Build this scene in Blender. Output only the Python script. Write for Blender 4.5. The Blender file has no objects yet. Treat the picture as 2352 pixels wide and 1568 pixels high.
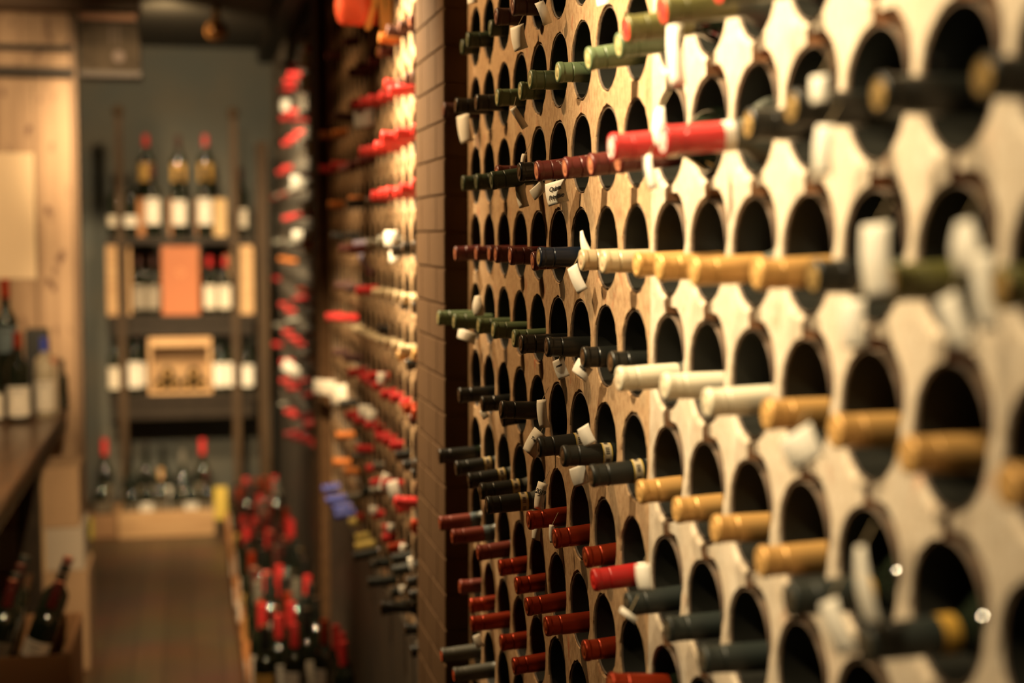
import bpy, bmesh, math, random
from mathutils import Vector, Matrix

# ------------------------------------------------------------------ camera, world, light
SC = bpy.context.scene
COL = SC.collection
F, CX, CY = 3400.0, 1176.0, 784.0          # focal length in pixels of the 2352x1568 frame
CAMH = 1.73
VPX, VPY = 430.0, 538.0                    # where the aisle runs to
PHI = math.atan((CY - VPY) / F)
THE = math.atan((CX - VPX) * math.cos(PHI) / F)
cam_d = bpy.data.cameras.new('camera')
cam = bpy.data.objects.new('camera', cam_d); COL.objects.link(cam)
cam_d.sensor_width = 36.0; cam_d.lens = F / 2352 * 36.0
cam.location = (0, 0, CAMH)
cam.rotation_euler = (math.pi / 2 - PHI, 0, -THE)
cam_d.clip_start = 0.05; cam_d.clip_end = 60
cam_d.dof.use_dof = True
cam_d.dof.focus_distance = 2.27
cam_d.dof.aperture_fstop = 2.1
SC.camera = cam
SC.view_settings.view_transform = 'Standard'
SC.view_settings.look = 'None'
SC.view_settings.exposure = 0.0
SC.view_settings.gamma = 1.0
SC.view_settings.use_curve_mapping = False
SC.cycles.max_bounces = 6
SC.cycles.diffuse_bounces = 4
SC.cycles.use_denoising = True
SC.cycles.sample_clamp_indirect = 6

world = bpy.data.worlds.new('world'); SC.world = world; world.use_nodes = True
world.node_tree.nodes['Background'].inputs[0].default_value = (0.75, 0.72, 0.55, 1)
world.node_tree.nodes['Background'].inputs[1].default_value = 0.085

def lamp(name, loc, target, energy, color, size_deg=60, blend=1.0, radius=0.03, typ='SPOT'):
    l = bpy.data.lights.new(name, typ); o = bpy.data.objects.new(name, l); COL.objects.link(o)
    o.location = loc; l.energy = energy; l.color = color
    if typ == 'SPOT':
        l.spot_size = math.radians(size_deg); l.spot_blend = blend
    l.shadow_soft_size = radius
    d = Vector(target) - Vector(loc)
    o.rotation_euler = d.to_track_quat('-Z', 'Y').to_euler()
    return o
WARM = (1.0, 0.70, 0.38); WHITE = (1.0, 0.77, 0.46); AMB = (1.0, 0.60, 0.28)
lamp('spot_near_rack', (-0.50, 1.72, 2.90), (0.56, 1.60, 2.16), 560, WHITE, 56, radius=.035)
lamp('spot_near_rack', (-0.50, 0.80, 2.90), (0.56, 1.00, 1.85), 150, WHITE, 66, radius=.035)
lamp('spot_rack_by_pillar', (-0.50, 3.05, 2.90), (0.56, 2.42, 1.75), 125, (1.0, .66, .33), 70, radius=.035)
lamp('spot_pillar', (-0.40, 3.4, 2.88), (0.55, 3.20, 1.9), 30, AMB, 70)
lamp('spot_middle_rack', (-0.25, 3.95, 2.90), (0.55, 3.62, 2.02), 750, WHITE, 56)
lamp('spot_middle_rack', (-0.35, 4.2, 2.88), (0.57, 3.95, 1.25), 190, WARM, 66)
lamp('spot_middle_rack', (-0.1, 5.2, 2.88), (0.57, 5.2, 1.4), 26, AMB, 80)
lamp('fill_low_wall', (-0.35, 2.4, 2.88), (-0.10, 9.9, 0.45), 1300, WARM, 15, radius=.05)  # added fill light, lifts the back wall out of the lowest shelf's shadow
lamp('spot_far_rack', (-0.1, 7.0, 2.85), (0.57, 7.9, 1.7), 400, WHITE, 75)
lamp('spot_partition', (-0.7, 5.4, 2.75), (-0.95, 7.2, 1.95), 150, (1.0, .68, .36), 62, radius=.06)
lamp('spot_bookcase', (-0.25, 4.9, 2.88), (-0.12, 9.4, 1.45), 850, WARM, 30, radius=.06)
lamp('spot_bookcase_wall', (-0.1, 7.9, 2.85), (-0.1, 9.9, 2.2), 95, WARM, 110, radius=.06)
lamp('spot_display', (0.0, 6.9, 2.85), (0.0, 8.6, 0.3), 260, WARM, 45)
lamp('spot_floor_crates', (0.05, 4.1, 2.88), (0.34, 6.2, 0.3), 620, WARM, 36)
lamp('spot_counter', (-0.1, 3.3, 2.88), (-0.75, 5.7, 0.8), 420, WARM, 52)

# ------------------------------------------------------------------ geometry of the photograph
_c, _s = math.cos(THE), math.sin(THE); _cp, _sp = math.cos(PHI), math.sin(PHI)
RT = Vector((_c, -_s, 0)); FW = Vector((_s * _cp, _c * _cp, -_sp)); UP = Vector((_s * _sp, _c * _sp, _cp))
def P(px, py, X=None, Y=None, Z=None):
    d = FW * F + RT * (px - CX) + UP * (CY - py)
    if X is not None: t = X / d.x
    elif Y is not None: t = Y / d.y
    else: t = (Z - CAMH) / d.z
    return Vector((0, 0, CAMH)) + d * t
def depth(p):
    return (Vector(p) - Vector((0, 0, CAMH))).dot(FW)

W = 0.565
yc0 = P(1092, VPY, X=W).y; yc14 = P(2188, VPY, X=W).y
PH = (yc0 - yc14) / 14.0                   # pitch of the holes along the rack
PV = 0.136                                 # pitch of the hole rows
def colY(c): return yc0 - c * PH           # column 0 is the one beside the pillar, going to the camera
def rowZ(r): return 1.7115 - 0.1359 * r
RH = 0.0582

# ------------------------------------------------------------------ materials
MATS = {}
def mat(name, col, rough=0.6, metal=0.0, spec=0.5, trans=0.0, emis=None, noise=None, bump=None, coat=0.0):
    if name in MATS: return MATS[name]
    m = bpy.data.materials.new(name); m.use_nodes = True; MATS[name] = m
    nt = m.node_tree; b = nt.nodes['Principled BSDF']
    b.inputs['Base Color'].default_value = (*col, 1)
    b.inputs['Roughness'].default_value = rough
    b.inputs['Metallic'].default_value = metal
    b.inputs['Specular IOR Level'].default_value = spec
    b.inputs['Coat Weight'].default_value = coat
    if emis:
        b.inputs['Emission Color'].default_value = (*emis[0], 1); b.inputs['Emission Strength'].default_value = emis[1]
    tc = nt.nodes.new('ShaderNodeTexCoord')
    if noise:                                # (scale xyz, colour b, lo, hi)
        sc, cb, lo, hi = noise
        mp = nt.nodes.new('ShaderNodeMapping'); mp.inputs['Scale'].default_value = sc
        n = nt.nodes.new('ShaderNodeTexNoise'); n.inputs['Scale'].default_value = 1.0; n.inputs['Detail'].default_value = 6
        r = nt.nodes.new('ShaderNodeValToRGB')
        r.color_ramp.elements[0].position = lo; r.color_ramp.elements[0].color = (*col, 1)
        r.color_ramp.elements[1].position = hi; r.color_ramp.elements[1].color = (*cb, 1)
        nt.links.new(tc.outputs['Object'], mp.inputs['Vector']); nt.links.new(mp.outputs[0], n.inputs['Vector'])
        nt.links.new(n.outputs['Fac'], r.inputs[0]); nt.links.new(r.outputs[0], b.inputs['Base Color'])
    if bump:
        sc, st = bump
        mp = nt.nodes.new('ShaderNodeMapping'); mp.inputs['Scale'].default_value = sc
        n = nt.nodes.new('ShaderNodeTexNoise'); n.inputs['Scale'].default_value = 1.0; n.inputs['Detail'].default_value = 8
        bp = nt.nodes.new('ShaderNodeBump'); bp.inputs['Strength'].default_value = st; bp.inputs['Distance'].default_value = 0.002
        nt.links.new(tc.outputs['Object'], mp.inputs['Vector']); nt.links.new(mp.outputs[0], n.inputs['Vector'])
        nt.links.new(n.outputs['Fac'], bp.inputs['Height']); nt.links.new(bp.outputs[0], b.inputs['Normal'])
    return m

def stone(name, base, red, pale, brown):
    if name in MATS: return MATS[name]
    m = bpy.data.materials.new(name); m.use_nodes = True; MATS[name] = m
    nt = m.node_tree; b = nt.nodes['Principled BSDF']; b.inputs['Roughness'].default_value = 0.85
    b.inputs['Specular IOR Level'].default_value = 0.2
    tc = nt.nodes.new('ShaderNodeTexCoord')
    def N(sc, det=6, rough=0.6):
        mp = nt.nodes.new('ShaderNodeMapping'); mp.inputs['Scale'].default_value = sc
        n = nt.nodes.new('ShaderNodeTexNoise'); n.inputs['Scale'].default_value = 1; n.inputs['Detail'].default_value = det; n.inputs['Roughness'].default_value = rough
        nt.links.new(tc.outputs['Object'], mp.inputs['Vector']); nt.links.new(mp.outputs[0], n.inputs['Vector']); return n
    def ramp(n, lo, hi):
        r = nt.nodes.new('ShaderNodeMapRange'); r.inputs['From Min'].default_value = lo; r.inputs['From Max'].default_value = hi
        nt.links.new(n.outputs['Fac'], r.inputs['Value']); return r
    def mix(fac, a, c):
        x = nt.nodes.new('ShaderNodeMix'); x.data_type = 'RGBA'
        nt.links.new(fac.outputs[0], x.inputs['Factor'])
        if isinstance(a, tuple): x.inputs['A'].default_value = (*a, 1)
        else: nt.links.new(a.outputs['Result'], x.inputs['A'])
        x.inputs['B'].default_value = (*c, 1); return x
    streak = ramp(N((60, 190, 60), 8, .7), 0.44, 0.62)
    m1 = mix(streak, base, brown)
    m2 = mix(ramp(N((14, 30, 16), 8), 0.60, 0.72), m1, red)
    m3 = mix(ramp(N((9, 12, 9), 5), 0.56, 0.75), m2, pale)
    m4 = mix(ramp(N((90, 220, 60), 4, 0.8), 0.59, 0.70), m3, (brown[0] * .45, brown[1] * .4, brown[2] * .35))
    nt.links.new(m4.outputs['Result'], b.inputs['Base Color'])
    bp = nt.nodes.new('ShaderNodeBump'); bp.inputs['Strength'].default_value = 0.6; bp.inputs['Distance'].default_value = 0.003
    nt.links.new(N((130, 240, 70), 8, 0.7).outputs['Fac'], bp.inputs['Height']); nt.links.new(bp.outputs[0], b.inputs['Normal'])
    return m

STONE = stone('rack_stone', (0.50, 0.335, 0.185), (0.42, 0.15, 0.07), (0.60, 0.43, 0.25), (0.33, 0.19, 0.095))
STONE2 = stone('rack_pale_stone', (0.60, 0.51, 0.39), (0.50, 0.31, 0.20), (0.68, 0.60, 0.48), (0.50, 0.40, 0.28))
JOINT_CHAMFER = mat('joint_chamfer_brown', (0.42, 0.22, 0.105), 0.9, noise=((40, 60, 40), (0.30, 0.15, 0.07), .3, .7))  # brown of the joint grooves and of the wide upper chamfers
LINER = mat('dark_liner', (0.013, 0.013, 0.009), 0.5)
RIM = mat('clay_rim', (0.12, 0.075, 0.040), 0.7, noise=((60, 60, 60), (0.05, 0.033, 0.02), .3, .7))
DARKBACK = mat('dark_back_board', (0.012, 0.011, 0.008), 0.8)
BRICK = mat('painted_brick', (0.090, 0.049, 0.022), 0.7, noise=((14, 14, 22), (0.088, 0.048, 0.023), .3, .7), spec=.12, bump=((60, 60, 60), .5))
MORTAR = mat('painted_mortar', (0.12, 0.066, 0.03), 0.9, spec=.1)
GLASS = mat('bottle_glass', (0.010, 0.014, 0.008), 0.06, spec=0.6, coat=0.3)
GLASS_DUSTY = mat('dusty_bottle_glass', (0.075, 0.078, 0.062), 0.42, spec=0.4)
PAPER = mat('tag_paper', (0.90, 0.85, 0.74), 0.8, noise=((30, 30, 30), (0.84, 0.77, 0.62), .3, .8))
LABELP = mat('label_paper', (0.80, 0.72, 0.58), 0.7)
INK = mat('dark_ink', (0.03, 0.025, 0.02), 0.7)
WHITEINK = mat('pale_ink', (0.7, 0.6, 0.5), 0.6)
YELLOW = mat('yellow_edge', (0.60, 0.42, 0.08), 0.5)
WOOD = mat('pale_crate_wood', (0.62, 0.40, 0.20), 0.65, noise=((3, 30, 30), (0.48, 0.28, 0.13), .35, .7), bump=((8, 80, 80), .3))
WOODB = mat('orange_crate_wood', (0.46, 0.20, 0.065), 0.6, noise=((3, 30, 30), (0.34, 0.14, 0.045), .35, .7))
DARKWOOD = mat('dark_stained_wood', (0.027, 0.019, 0.012), 0.5, noise=((20, 4, 20), (0.017, 0.012, 0.008), .35, .7), spec=.2)
BROWNWOOD = mat('brown_post_wood', (0.075, 0.045, 0.022), 0.55, spec=.2, noise=((20, 20, 3), (0.045, 0.028, 0.015), .35, .7))
COUNTERW = mat('counter_wood', (0.13, 0.062, 0.026), 0.3, noise=((40, 3, 20), (0.07, 0.035, 0.016), .35, .7))
CARD = mat('brown_cardboard', (0.30, 0.19, 0.10), 0.8, noise=((5, 5, 5), (0.24, 0.15, 0.08), .3, .7))
GREYCARD = mat('grey_cardboard', (0.30, 0.25, 0.19), 0.8)
BLACK = mat('black_matte', (0.012, 0.012, 0.010), 0.6)
BRASS = mat('aged_brass', (0.40, 0.22, 0.07), 0.35, metal=0.8)

def capmat(name, col, rough=0.35, metal=0.15, spec=0.5):
    return mat('capsule_' + name, col, rough, metal, spec)
# kind: description, capsule material, top disc material, band
GOLDTOP = capmat('gold_disc', (0.55, 0.36, 0.13), 0.35, 0.6)
PINKTOP = capmat('copper_disc', (0.55, 0.20, 0.10), 0.4, 0.3)
KIND = {
 'green': ('sage green', capmat('sage', (0.105, 0.150, 0.072), 0.42, 0.0), capmat('sage_disc', (0.42, 0.36, 0.16), .5), None),
 'dgreen': ('dark green', capmat('dark_green', (0.022, 0.040, 0.018), 0.45, 0.0), capmat('dg_disc', (0.10, 0.10, 0.045), .5), None),
 'olive': ('olive green', capmat('olive', (0.12, 0.115, 0.035), 0.35, 0.1), capmat('pinkred_disc', (0.75, 0.045, 0.04), .35), None),
 'maroon': ('maroon', capmat('maroon', (0.095, 0.014, 0.011), 0.38, 0.1), PINKTOP, None),
 'dmaroon': ('dark brown red', capmat('dark_maroon', (0.050, 0.012, 0.008), 0.5, 0.0), capmat('dm_disc', (0.16, 0.06, 0.03), .5), None),
 'black': ('black', capmat('black', (0.010, 0.011, 0.009), 0.33, 0.0), capmat('bk_disc', (0.13, 0.07, 0.03), .4, .4), None),
 'blackgold': ('gold tipped black', capmat('black', (0.010, 0.011, 0.009), 0.33, 0.0), GOLDTOP, None),
 'blackband': ('pale banded black', capmat('soft_black', (0.010, 0.012, 0.009), 0.42, 0.0), capmat('bk_disc', (0.13, 0.07, 0.03), .4, .4), 'band'),
 'slateband': ('gold banded slate', capmat('slate', (0.018, 0.024, 0.021), 0.45, 0.0), capmat('sl_disc', (0.10, 0.08, 0.05), .4, .3), 'yellow'),
 'slate': ('slate green', capmat('slate', (0.018, 0.024, 0.021), 0.45, 0.0), capmat('sl_disc', (0.10, 0.08, 0.05), .4, .3), None),
 'greyorange': ('orange tipped grey', capmat('grey', (0.075, 0.075, 0.06), 0.5, 0.0), capmat('or_disc', (0.75, 0.10, 0.02), .4), None),
 'navy': ('navy blue', capmat('navy', (0.014, 0.022, 0.040), 0.3, 0.1), GOLDTOP, None),
 'gold': ('gold', capmat('gold', (0.58, 0.33, 0.105), 0.36, 0.35), capmat('g_disc', (0.62, 0.36, 0.12), .4, .2), None),
 'cream': ('champagne cream', capmat('cream', (0.62, 0.50, 0.30), 0.35, 0.2), capmat('c_disc', (0.72, 0.50, 0.30), .4, .2), None),
 'white': ('ivory white', capmat('ivory', (0.66, 0.60, 0.45), 0.4, 0.05), capmat('w_disc', (0.65, 0.55, 0.38), .4), None),
 'orange': ('metallic orange red', capmat('orange_red', (0.36, 0.036, 0.008), 0.36, 0.6), capmat('o_disc', (0.50, 0.10, 0.03), .35, .5), None),
 'dorange': ('dull brick red', capmat('brick_red', (0.17, 0.024, 0.010), 0.45, 0.2), capmat('do_disc', (0.45, 0.09, 0.03), .4, .3), 'blue'),
 'red': ('bright red', capmat('bright_red', (0.60, 0.040, 0.040), 0.22, 0.0), capmat('r_disc', (0.75, 0.03, 0.02), .35), None),
 'redblack': ('white tipped bright red', capmat('bright_red', (0.60, 0.040, 0.040), 0.22, 0.0), capmat('rb_disc', (0.60, 0.56, 0.50), .3), 'white'),
 'redband': ('white banded cherry red', capmat('cherry', (0.50, 0.022, 0.020), 0.3, 0.0), capmat('r_disc', (0.75, 0.03, 0.02), .35), 'white'),
 'amber': ('amber', capmat('amber', (0.55, 0.17, 0.03), 0.4, 0.2), capmat('am_disc', (0.6, 0.25, 0.06), .4), None),
 'blue': ('royal blue', capmat('royal', (0.03, 0.05, 0.33), 0.4, 0.0), capmat('bl_disc', (0.04, 0.06, 0.3), .4), None),
 'yellow': ('pale yellow', capmat('pale_yellow', (0.80, 0.62, 0.16), 0.4, 0.0), capmat('y_disc', (0.8, 0.6, 0.2), .4), None),
 'grey': ('silver grey', capmat('silver', (0.22, 0.21, 0.17), 0.35, 0.4), capmat('sg_disc', (0.3, 0.28, 0.2), .3, .4), None),
}
BANDM = {'band': mat('band_cream', (0.50, 0.41, 0.26), .6), 'yellow': mat('band_gold', (0.62, 0.36, 0.06), .45, .3),
         'blue': mat('band_bluegrey', (0.10, 0.13, 0.14), .5), 'white': mat('band_white', (0.75, 0.68, 0.58), .5)}

# ------------------------------------------------------------------ mesh helpers
def finish(name, bm, mats, parent=None, smooth=False, loc=None):
    me = bpy.data.meshes.new(name)
    bmesh.ops.recalc_face_normals(bm, faces=bm.faces[:])
    bm.to_mesh(me); bm.free()
    for m in (mats if isinstance(mats, (list, tuple)) else [mats]): me.materials.append(m)
    if smooth: me.polygons.foreach_set('use_smooth', [True] * len(me.polygons))
    o = bpy.data.objects.new(name, me); COL.objects.link(o)
    if parent: o.parent = parent
    if loc is not None: o.location = loc
    return o
def box(bm, a, b, mi=0, bev=0.0):
    x0, x1 = sorted((a[0], b[0])); y0, y1 = sorted((a[1], b[1])); z0, z1 = sorted((a[2], b[2]))
    g = bmesh.ops.create_cube(bm, size=1.0)
    vs = g['verts']
    for v in vs:
        v.co = Vector(((x0 + x1) / 2 + v.co.x * (x1 - x0), (y0 + y1) / 2 + v.co.y * (y1 - y0), (z0 + z1) / 2 + v.co.z * (z1 - z0)))
    fs = set(f for v in vs for f in v.link_faces)
    for f in fs: f.material_index = mi
    if bev:
        es = set(e for f in fs for e in f.edges)
        bmesh.ops.bevel(bm, geom=list(es), offset=bev, segments=2, affect='EDGES')
def lathe(bm, prof, seg=24, mi=0, cap0=True, cap1=True, M=None):
    rings = []
    for r, z in prof:
        ring = []
        for k in range(seg):
            a = 2 * math.pi * k / seg
            p = Vector((r * math.cos(a), r * math.sin(a), z))
            ring.append(bm.verts.new(M @ p if M else p))
        rings.append(ring)
    for i in range(len(rings) - 1):
        for k in range(seg):
            f = bm.faces.new((rings[i][k], rings[i][(k + 1) % seg], rings[i + 1][(k + 1) % seg], rings[i + 1][k])); f.material_index = mi
    if cap0: bm.faces.new(rings[0][::-1]).material_index = mi
    if cap1: bm.faces.new(rings[-1]).material_index = mi
def tag(o, label=None, cat=None, group=None, kind=None):
    if label: o['label'] = label
    if cat: o['category'] = cat
    if group: o['group'] = group
    if kind: o['kind'] = kind
    return o
def empty(name, loc, label, cat, group=None, rot=(0, 0, 0)):
    o = bpy.data.objects.new(name, None); COL.objects.link(o)
    o.location = loc; o.rotation_euler = rot; o.empty_display_size = 0.05
    return tag(o, label, cat, group)
def struct(name, bm, m):
    return tag(finish(name, bm, m), kind='structure')
ORD = ['zeroth', 'first', 'second', 'third', 'fourth', 'fifth', 'sixth', 'seventh', 'eighth', 'ninth', 'tenth', 'eleventh', 'twelfth',
       'thirteenth', 'fourteenth', 'fifteenth', 'sixteenth', 'seventeenth', 'eighteenth', 'nineteenth', 'twentieth']
def ordn(n):
    if n <= 20: return ORD[n]
    t = {2: 'twenty', 3: 'thirty'}[n // 10]
    return t + '-' + ORD[n % 10] if n % 10 else {30: 'thirtieth'}[n]
# ------------------------------------------------------------------ the room
YB = 9.95; ZC = 2.94; XL = -1.9
FLOORM = bpy.data.materials.new('plank_floor'); FLOORM.use_nodes = True
def plank_nodes(m, c1, c2, gap, sx, sy, rough):
    nt = m.node_tree; b = nt.nodes['Principled BSDF']; b.inputs['Roughness'].default_value = rough
    tc = nt.nodes.new('ShaderNodeTexCoord'); mp = nt.nodes.new('ShaderNodeMapping'); mp.inputs['Rotation'].default_value = (0, 0, math.pi / 2)
    br = nt.nodes.new('ShaderNodeTexBrick'); br.inputs['Color1'].default_value = (*c1, 1); br.inputs['Color2'].default_value = (*c2, 1); br.inputs['Mortar'].default_value = (*gap, 1)
    br.inputs['Scale'].default_value = 1; br.inputs['Brick Width'].default_value = sx; br.inputs['Row Height'].default_value = sy; br.inputs['Mortar Size'].default_value = 0.003
    nt.links.new(tc.outputs['Object'], mp.inputs['Vector']); nt.links.new(mp.outputs[0], br.inputs['Vector'])
    n = nt.nodes.new('ShaderNodeTexNoise'); n.inputs['Scale'].default_value = 3
    mx = nt.nodes.new('ShaderNodeMix'); mx.data_type = 'RGBA'; mx.blend_type = 'MULTIPLY'; mx.inputs['Factor'].default_value = 0.7
    nt.links.new(tc.outputs['Object'], n.inputs['Vector']); nt.links.new(br.outputs['Color'], mx.inputs['A']); nt.links.new(n.outputs['Color'], mx.inputs['B'])
    nt.links.new(mx.outputs['Result'], b.inputs['Base Color'])
plank_nodes(FLOORM, (0.11, 0.062, 0.032), (0.075, 0.043, 0.023), (0.02, 0.012, 0.008), 1.4, 0.12, 0.38)
bm = bmesh.new(); box(bm, (XL, -0.6, -0.05), (1.1, YB, 0)); struct('floor', bm, FLOORM)
CEIL = mat('dark_ceiling', (0.075, 0.065, 0.045), 0.8, noise=((2, 2, 2), (0.055, 0.05, 0.035), .3, .7))
bm = bmesh.new(); box(bm, (XL, -0.6, ZC), (1.1, YB, ZC + 0.05)); struct('ceiling', bm, CEIL)
BLUE = mat('blue_grey_wall', (0.135, 0.130, 0.105), 0.8, noise=((3, 3, 3), (0.105, 0.118, 0.11), .35, .65))
bm = bmesh.new(); box(bm, (XL, YB, -0.05), (1.1, YB + 0.05, ZC + 0.05)); struct('wall_back', bm, BLUE)
SIDE = mat('dim_plaster', (0.12, 0.09, 0.06), 0.8)
bm = bmesh.new(); box(bm, (XL - 0.05, -0.6, -0.05), (XL, YB + 0.05, ZC + 0.05)); struct('wall_left', bm, SIDE)
bm = bmesh.new(); box(bm, (1.1, -0.6, -0.05), (1.15, YB + 0.05, ZC + 0.05)); struct('wall_right', bm, SIDE)
bm = bmesh.new(); box(bm, (XL - 0.05, -0.65, -0.05), (1.15, -0.6, ZC + 0.05)); struct('wall_front', bm, SIDE)

# plank partition on the left (faces the camera), with its rails
PX1 = P(168, 538, Y=7.2).x
PART = bpy.data.materials.new('pale_plank_partition'); PART.use_nodes = True
def vert_planks(m, c1, c2, dark):
    nt = m.node_tree; b = nt.nodes['Principled BSDF']; b.inputs['Roughness'].default_value = 0.6
    tc = nt.nodes.new('ShaderNodeTexCoord')
    def N(sc, lo, hi, a, bb, prev=None):
        mp = nt.nodes.new('ShaderNodeMapping'); mp.inputs['Scale'].default_value = sc
        n = nt.nodes.new('ShaderNodeTexNoise'); n.inputs['Scale'].default_value = 1; n.inputs['Detail'].default_value = 5
        r = nt.nodes.new('ShaderNodeMapRange'); r.inputs['From Min'].default_value = lo; r.inputs['From Max'].default_value = hi
        mx = nt.nodes.new('ShaderNodeMix'); mx.data_type = 'RGBA'
        nt.links.new(tc.outputs['Object'], mp.inputs['Vector']); nt.links.new(mp.outputs[0], n.inputs['Vector']); nt.links.new(n.outputs['Fac'], r.inputs['Value'])
        nt.links.new(r.outputs[0], mx.inputs['Factor'])
        if prev: nt.links.new(prev.outputs['Result'], mx.inputs['A'])
        else: mx.inputs['A'].default_value = (*a, 1)
        mx.inputs['B'].default_value = (*bb, 1); return mx
    x = N((18, 1, 1.2), .35, .65, c1, c2)
    x = N((22, 1, 9), .60, .67, None, dark, x)
    nt.links.new(x.outputs['Result'], b.inputs['Base Color'])
vert_planks(PART, (0.47, 0.31, 0.18), (0.30, 0.185, 0.10), (0.12, 0.05, 0.022))
bm = bmesh.new()
zt = P(80, 28, Y=7.2).z
x = PX1
while x > XL:
    x2 = max(x - 0.165, XL)
    box(bm, (x2 + 0.002, 7.2, 0), (x - 0.002, 7.235, zt), bev=0.002); x = x2
part = tag(finish('plank_partition', bm, PART), 'pale vertical wooden plank partition at the left of the aisle', 'partition')
BEAMW = mat('dark_rail_wood', (0.022, 0.014, 0.008), 0.7)
for (ya, yb, d) in ((98, 112, .03), (150, 173, .045)):
    bm = bmesh.new(); a = P(-60, ya, Y=7.17).z; b = P(-60, yb, Y=7.17).z
    box(bm, (XL, 7.2 - d, a), (PX1 + 0.02, 7.197, b), bev=0.004); finish('rail', bm, BEAMW, part)
bm = bmesh.new(); box(bm, (PX1, 7.18, 0), (P(184, 538, Y=7.2).x, 7.30, zt + .03), bev=.004)
finish('edge_post', bm, mat('partition_post', (0.17, 0.10, 0.05), .6), part)
bm = bmesh.new(); box(bm, (XL, 7.02, zt), (P(322, 10, Y=7.1).x, 7.3, zt + 0.10), bev=.005)
tag(finish('ceiling_beam', bm, mat('ceiling_beam_wood', (0.14, 0.075, 0.03), .6, noise=((3, 30, 30), (0.09, 0.05, 0.02), .3, .7))), 'brown wooden beam under the ceiling above the plank partition', 'beam')
# paper on the partition
bm = bmesh.new(); a = P(-40, 350, Y=7.195); b = P(84, 640, Y=7.195); box(bm, (a.x, 7.194, a.z), (b.x, 7.198, b.z))
tag(finish('paper_poster', bm, mat('poster_paper', (0.76, 0.58, 0.37), .7)), 'plain pale sheet of paper on the plank partition', 'poster')
# box with a dark mark beside the partition top
a = P(182, 28, Y=7.0); b = P(322, 168, Y=7.0)
t = empty('hanging_box', ((a.x + b.x) / 2, 7.1, b.z), 'weathered grey wooden box fixed high beside the plank partition', 'box')
bm = bmesh.new(); ox, oz = (a.x + b.x) / 2, b.z
hw = (b.x - a.x) / 2; hh = a.z - b.z
vs = [(-hw, hh), (hw * .86, hh), (hw, hh * .5), (hw, 0.0), (hw * .2, -.012), (-hw, .012)]
fr = [bm.verts.new((x, -.09, z)) for x, z in vs]; bk = [bm.verts.new((x, .09, z)) for x, z in vs]
bm.faces.new(fr); bm.faces.new(bk[::-1])
for i in range(6): bm.faces.new((fr[i], bk[i], bk[(i + 1) % 6], fr[(i + 1) % 6]))
finish('box_body', bm, mat('grey_box_wood', (0.04, 0.030, 0.020), .7, noise=((9, 9, 14), (0.024, 0.018, 0.012), .35, .65), spec=.05), t)
bm = bmesh.new(); box(bm, (-hw * 1.02, -.10, -.02), (hw * 1.04, .10, .008), bev=.003); finish('bottom_rail', bm, BEAMW, t)
bm = bmesh.new(); box(bm, (-hw, -.10, hh - .03), (hw * .9, -.088, hh)); finish('top_strip', bm, mat('rusty_strip', (0.22, 0.09, 0.03), .6), t)
bm = bmesh.new()
box(bm, (hw * .02, -.096, hh * .48), (hw * .06, -.09, hh * .82)); box(bm, (hw * .26, -.096, hh * .48), (hw * .30, -.09, hh * .82))
lathe(bm, [(.028, -.096), (.028, -.090)], 20, M=Matrix.Translation((hw * .28, 0, hh * .28)) @ Matrix.Rotation(0, 4, 'X') @ Matrix(((1, 0, 0, 0), (0, 0, 1, 0), (0, 1, 0, 0), (0, 0, 0, 1))))
finish('painted_mark', bm, mat('faded_mark', (0.05, 0.03, 0.02), .7), t)

# pendant
pp = P(497, 70, Y=8.1)
t = empty('pendant_lamp', (pp.x, pp.y, pp.z), 'small unlit amber glass pendant hanging from the dark ceiling', 'lamp')
bm = bmesh.new(); lathe(bm, [(.012, .075), (.022, .06), (.05, .03), (.062, 0), (.055, -.03), (.03, -.05), (.01, -.055)], 24)
finish('glass_shade', bm, mat('amber_glass', (0.30, 0.13, 0.03), .15, metal=.3), t, True)
bm = bmesh.new(); lathe(bm, [(.020, .070), (.022, .11), (.012, .135), (.012, .14)], 16); finish('socket', bm, BRASS, t, True)
bm = bmesh.new(); lathe(bm, [(.004, .13), (.004, ZC - pp.z)], 8); finish('cord', bm, BLACK, t, True)

# ------------------------------------------------------------------ brick pillars
def pillar(y0, y1, label, xf=0.515):
    t = empty('brick_pillar', (xf, y0, 0), label, 'pillar', None)
    bm = bmesh.new(); h = .0755; z = 0.0; k = 0
    while z < ZC - 0.005:
        zz = min(z + h - 0.0025, ZC - .001); off = (k % 2) * .1; y = y0 - off
        while y < y1:
            a = max(y, y0); b = min(y + .2 - .0025, y1)
            if b - a > .01: box(bm, (xf, a, z), (xf + .10, b, zz), bev=.0022)
            y += .2
        z += h; k += 1
    for v in bm.verts: v.co -= Vector((xf, y0, 0))
    finish('brickwork', bm, BRICK, t)
    bm = bmesh.new(); box(bm, (.003, .003, 0), (.42, y1 - y0 - .003, ZC - .001)); finish('mortar_core', bm, MORTAR, t)
YP0 = P(1075, 538, X=W).y; XF = P(1020, 538, Y=YP0).x; YP1 = P(955, 538, X=XF).y
pillar(YP0, YP1, 'dark painted brick pillar between the near rack and the middle rack', XF)
YQ0 = P(757, 538, X=W).y; XQ = P(731, 538, Y=YQ0).x; YQ1 = P(716, 538, X=XQ).y
pillar(YQ0, YQ1, 'dark brown brick pillar between the middle rack and the far rack', XQ)
print('pillars', YP0, XF, YP1, YQ0, XQ, YQ1, 'PH', PH)

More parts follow.
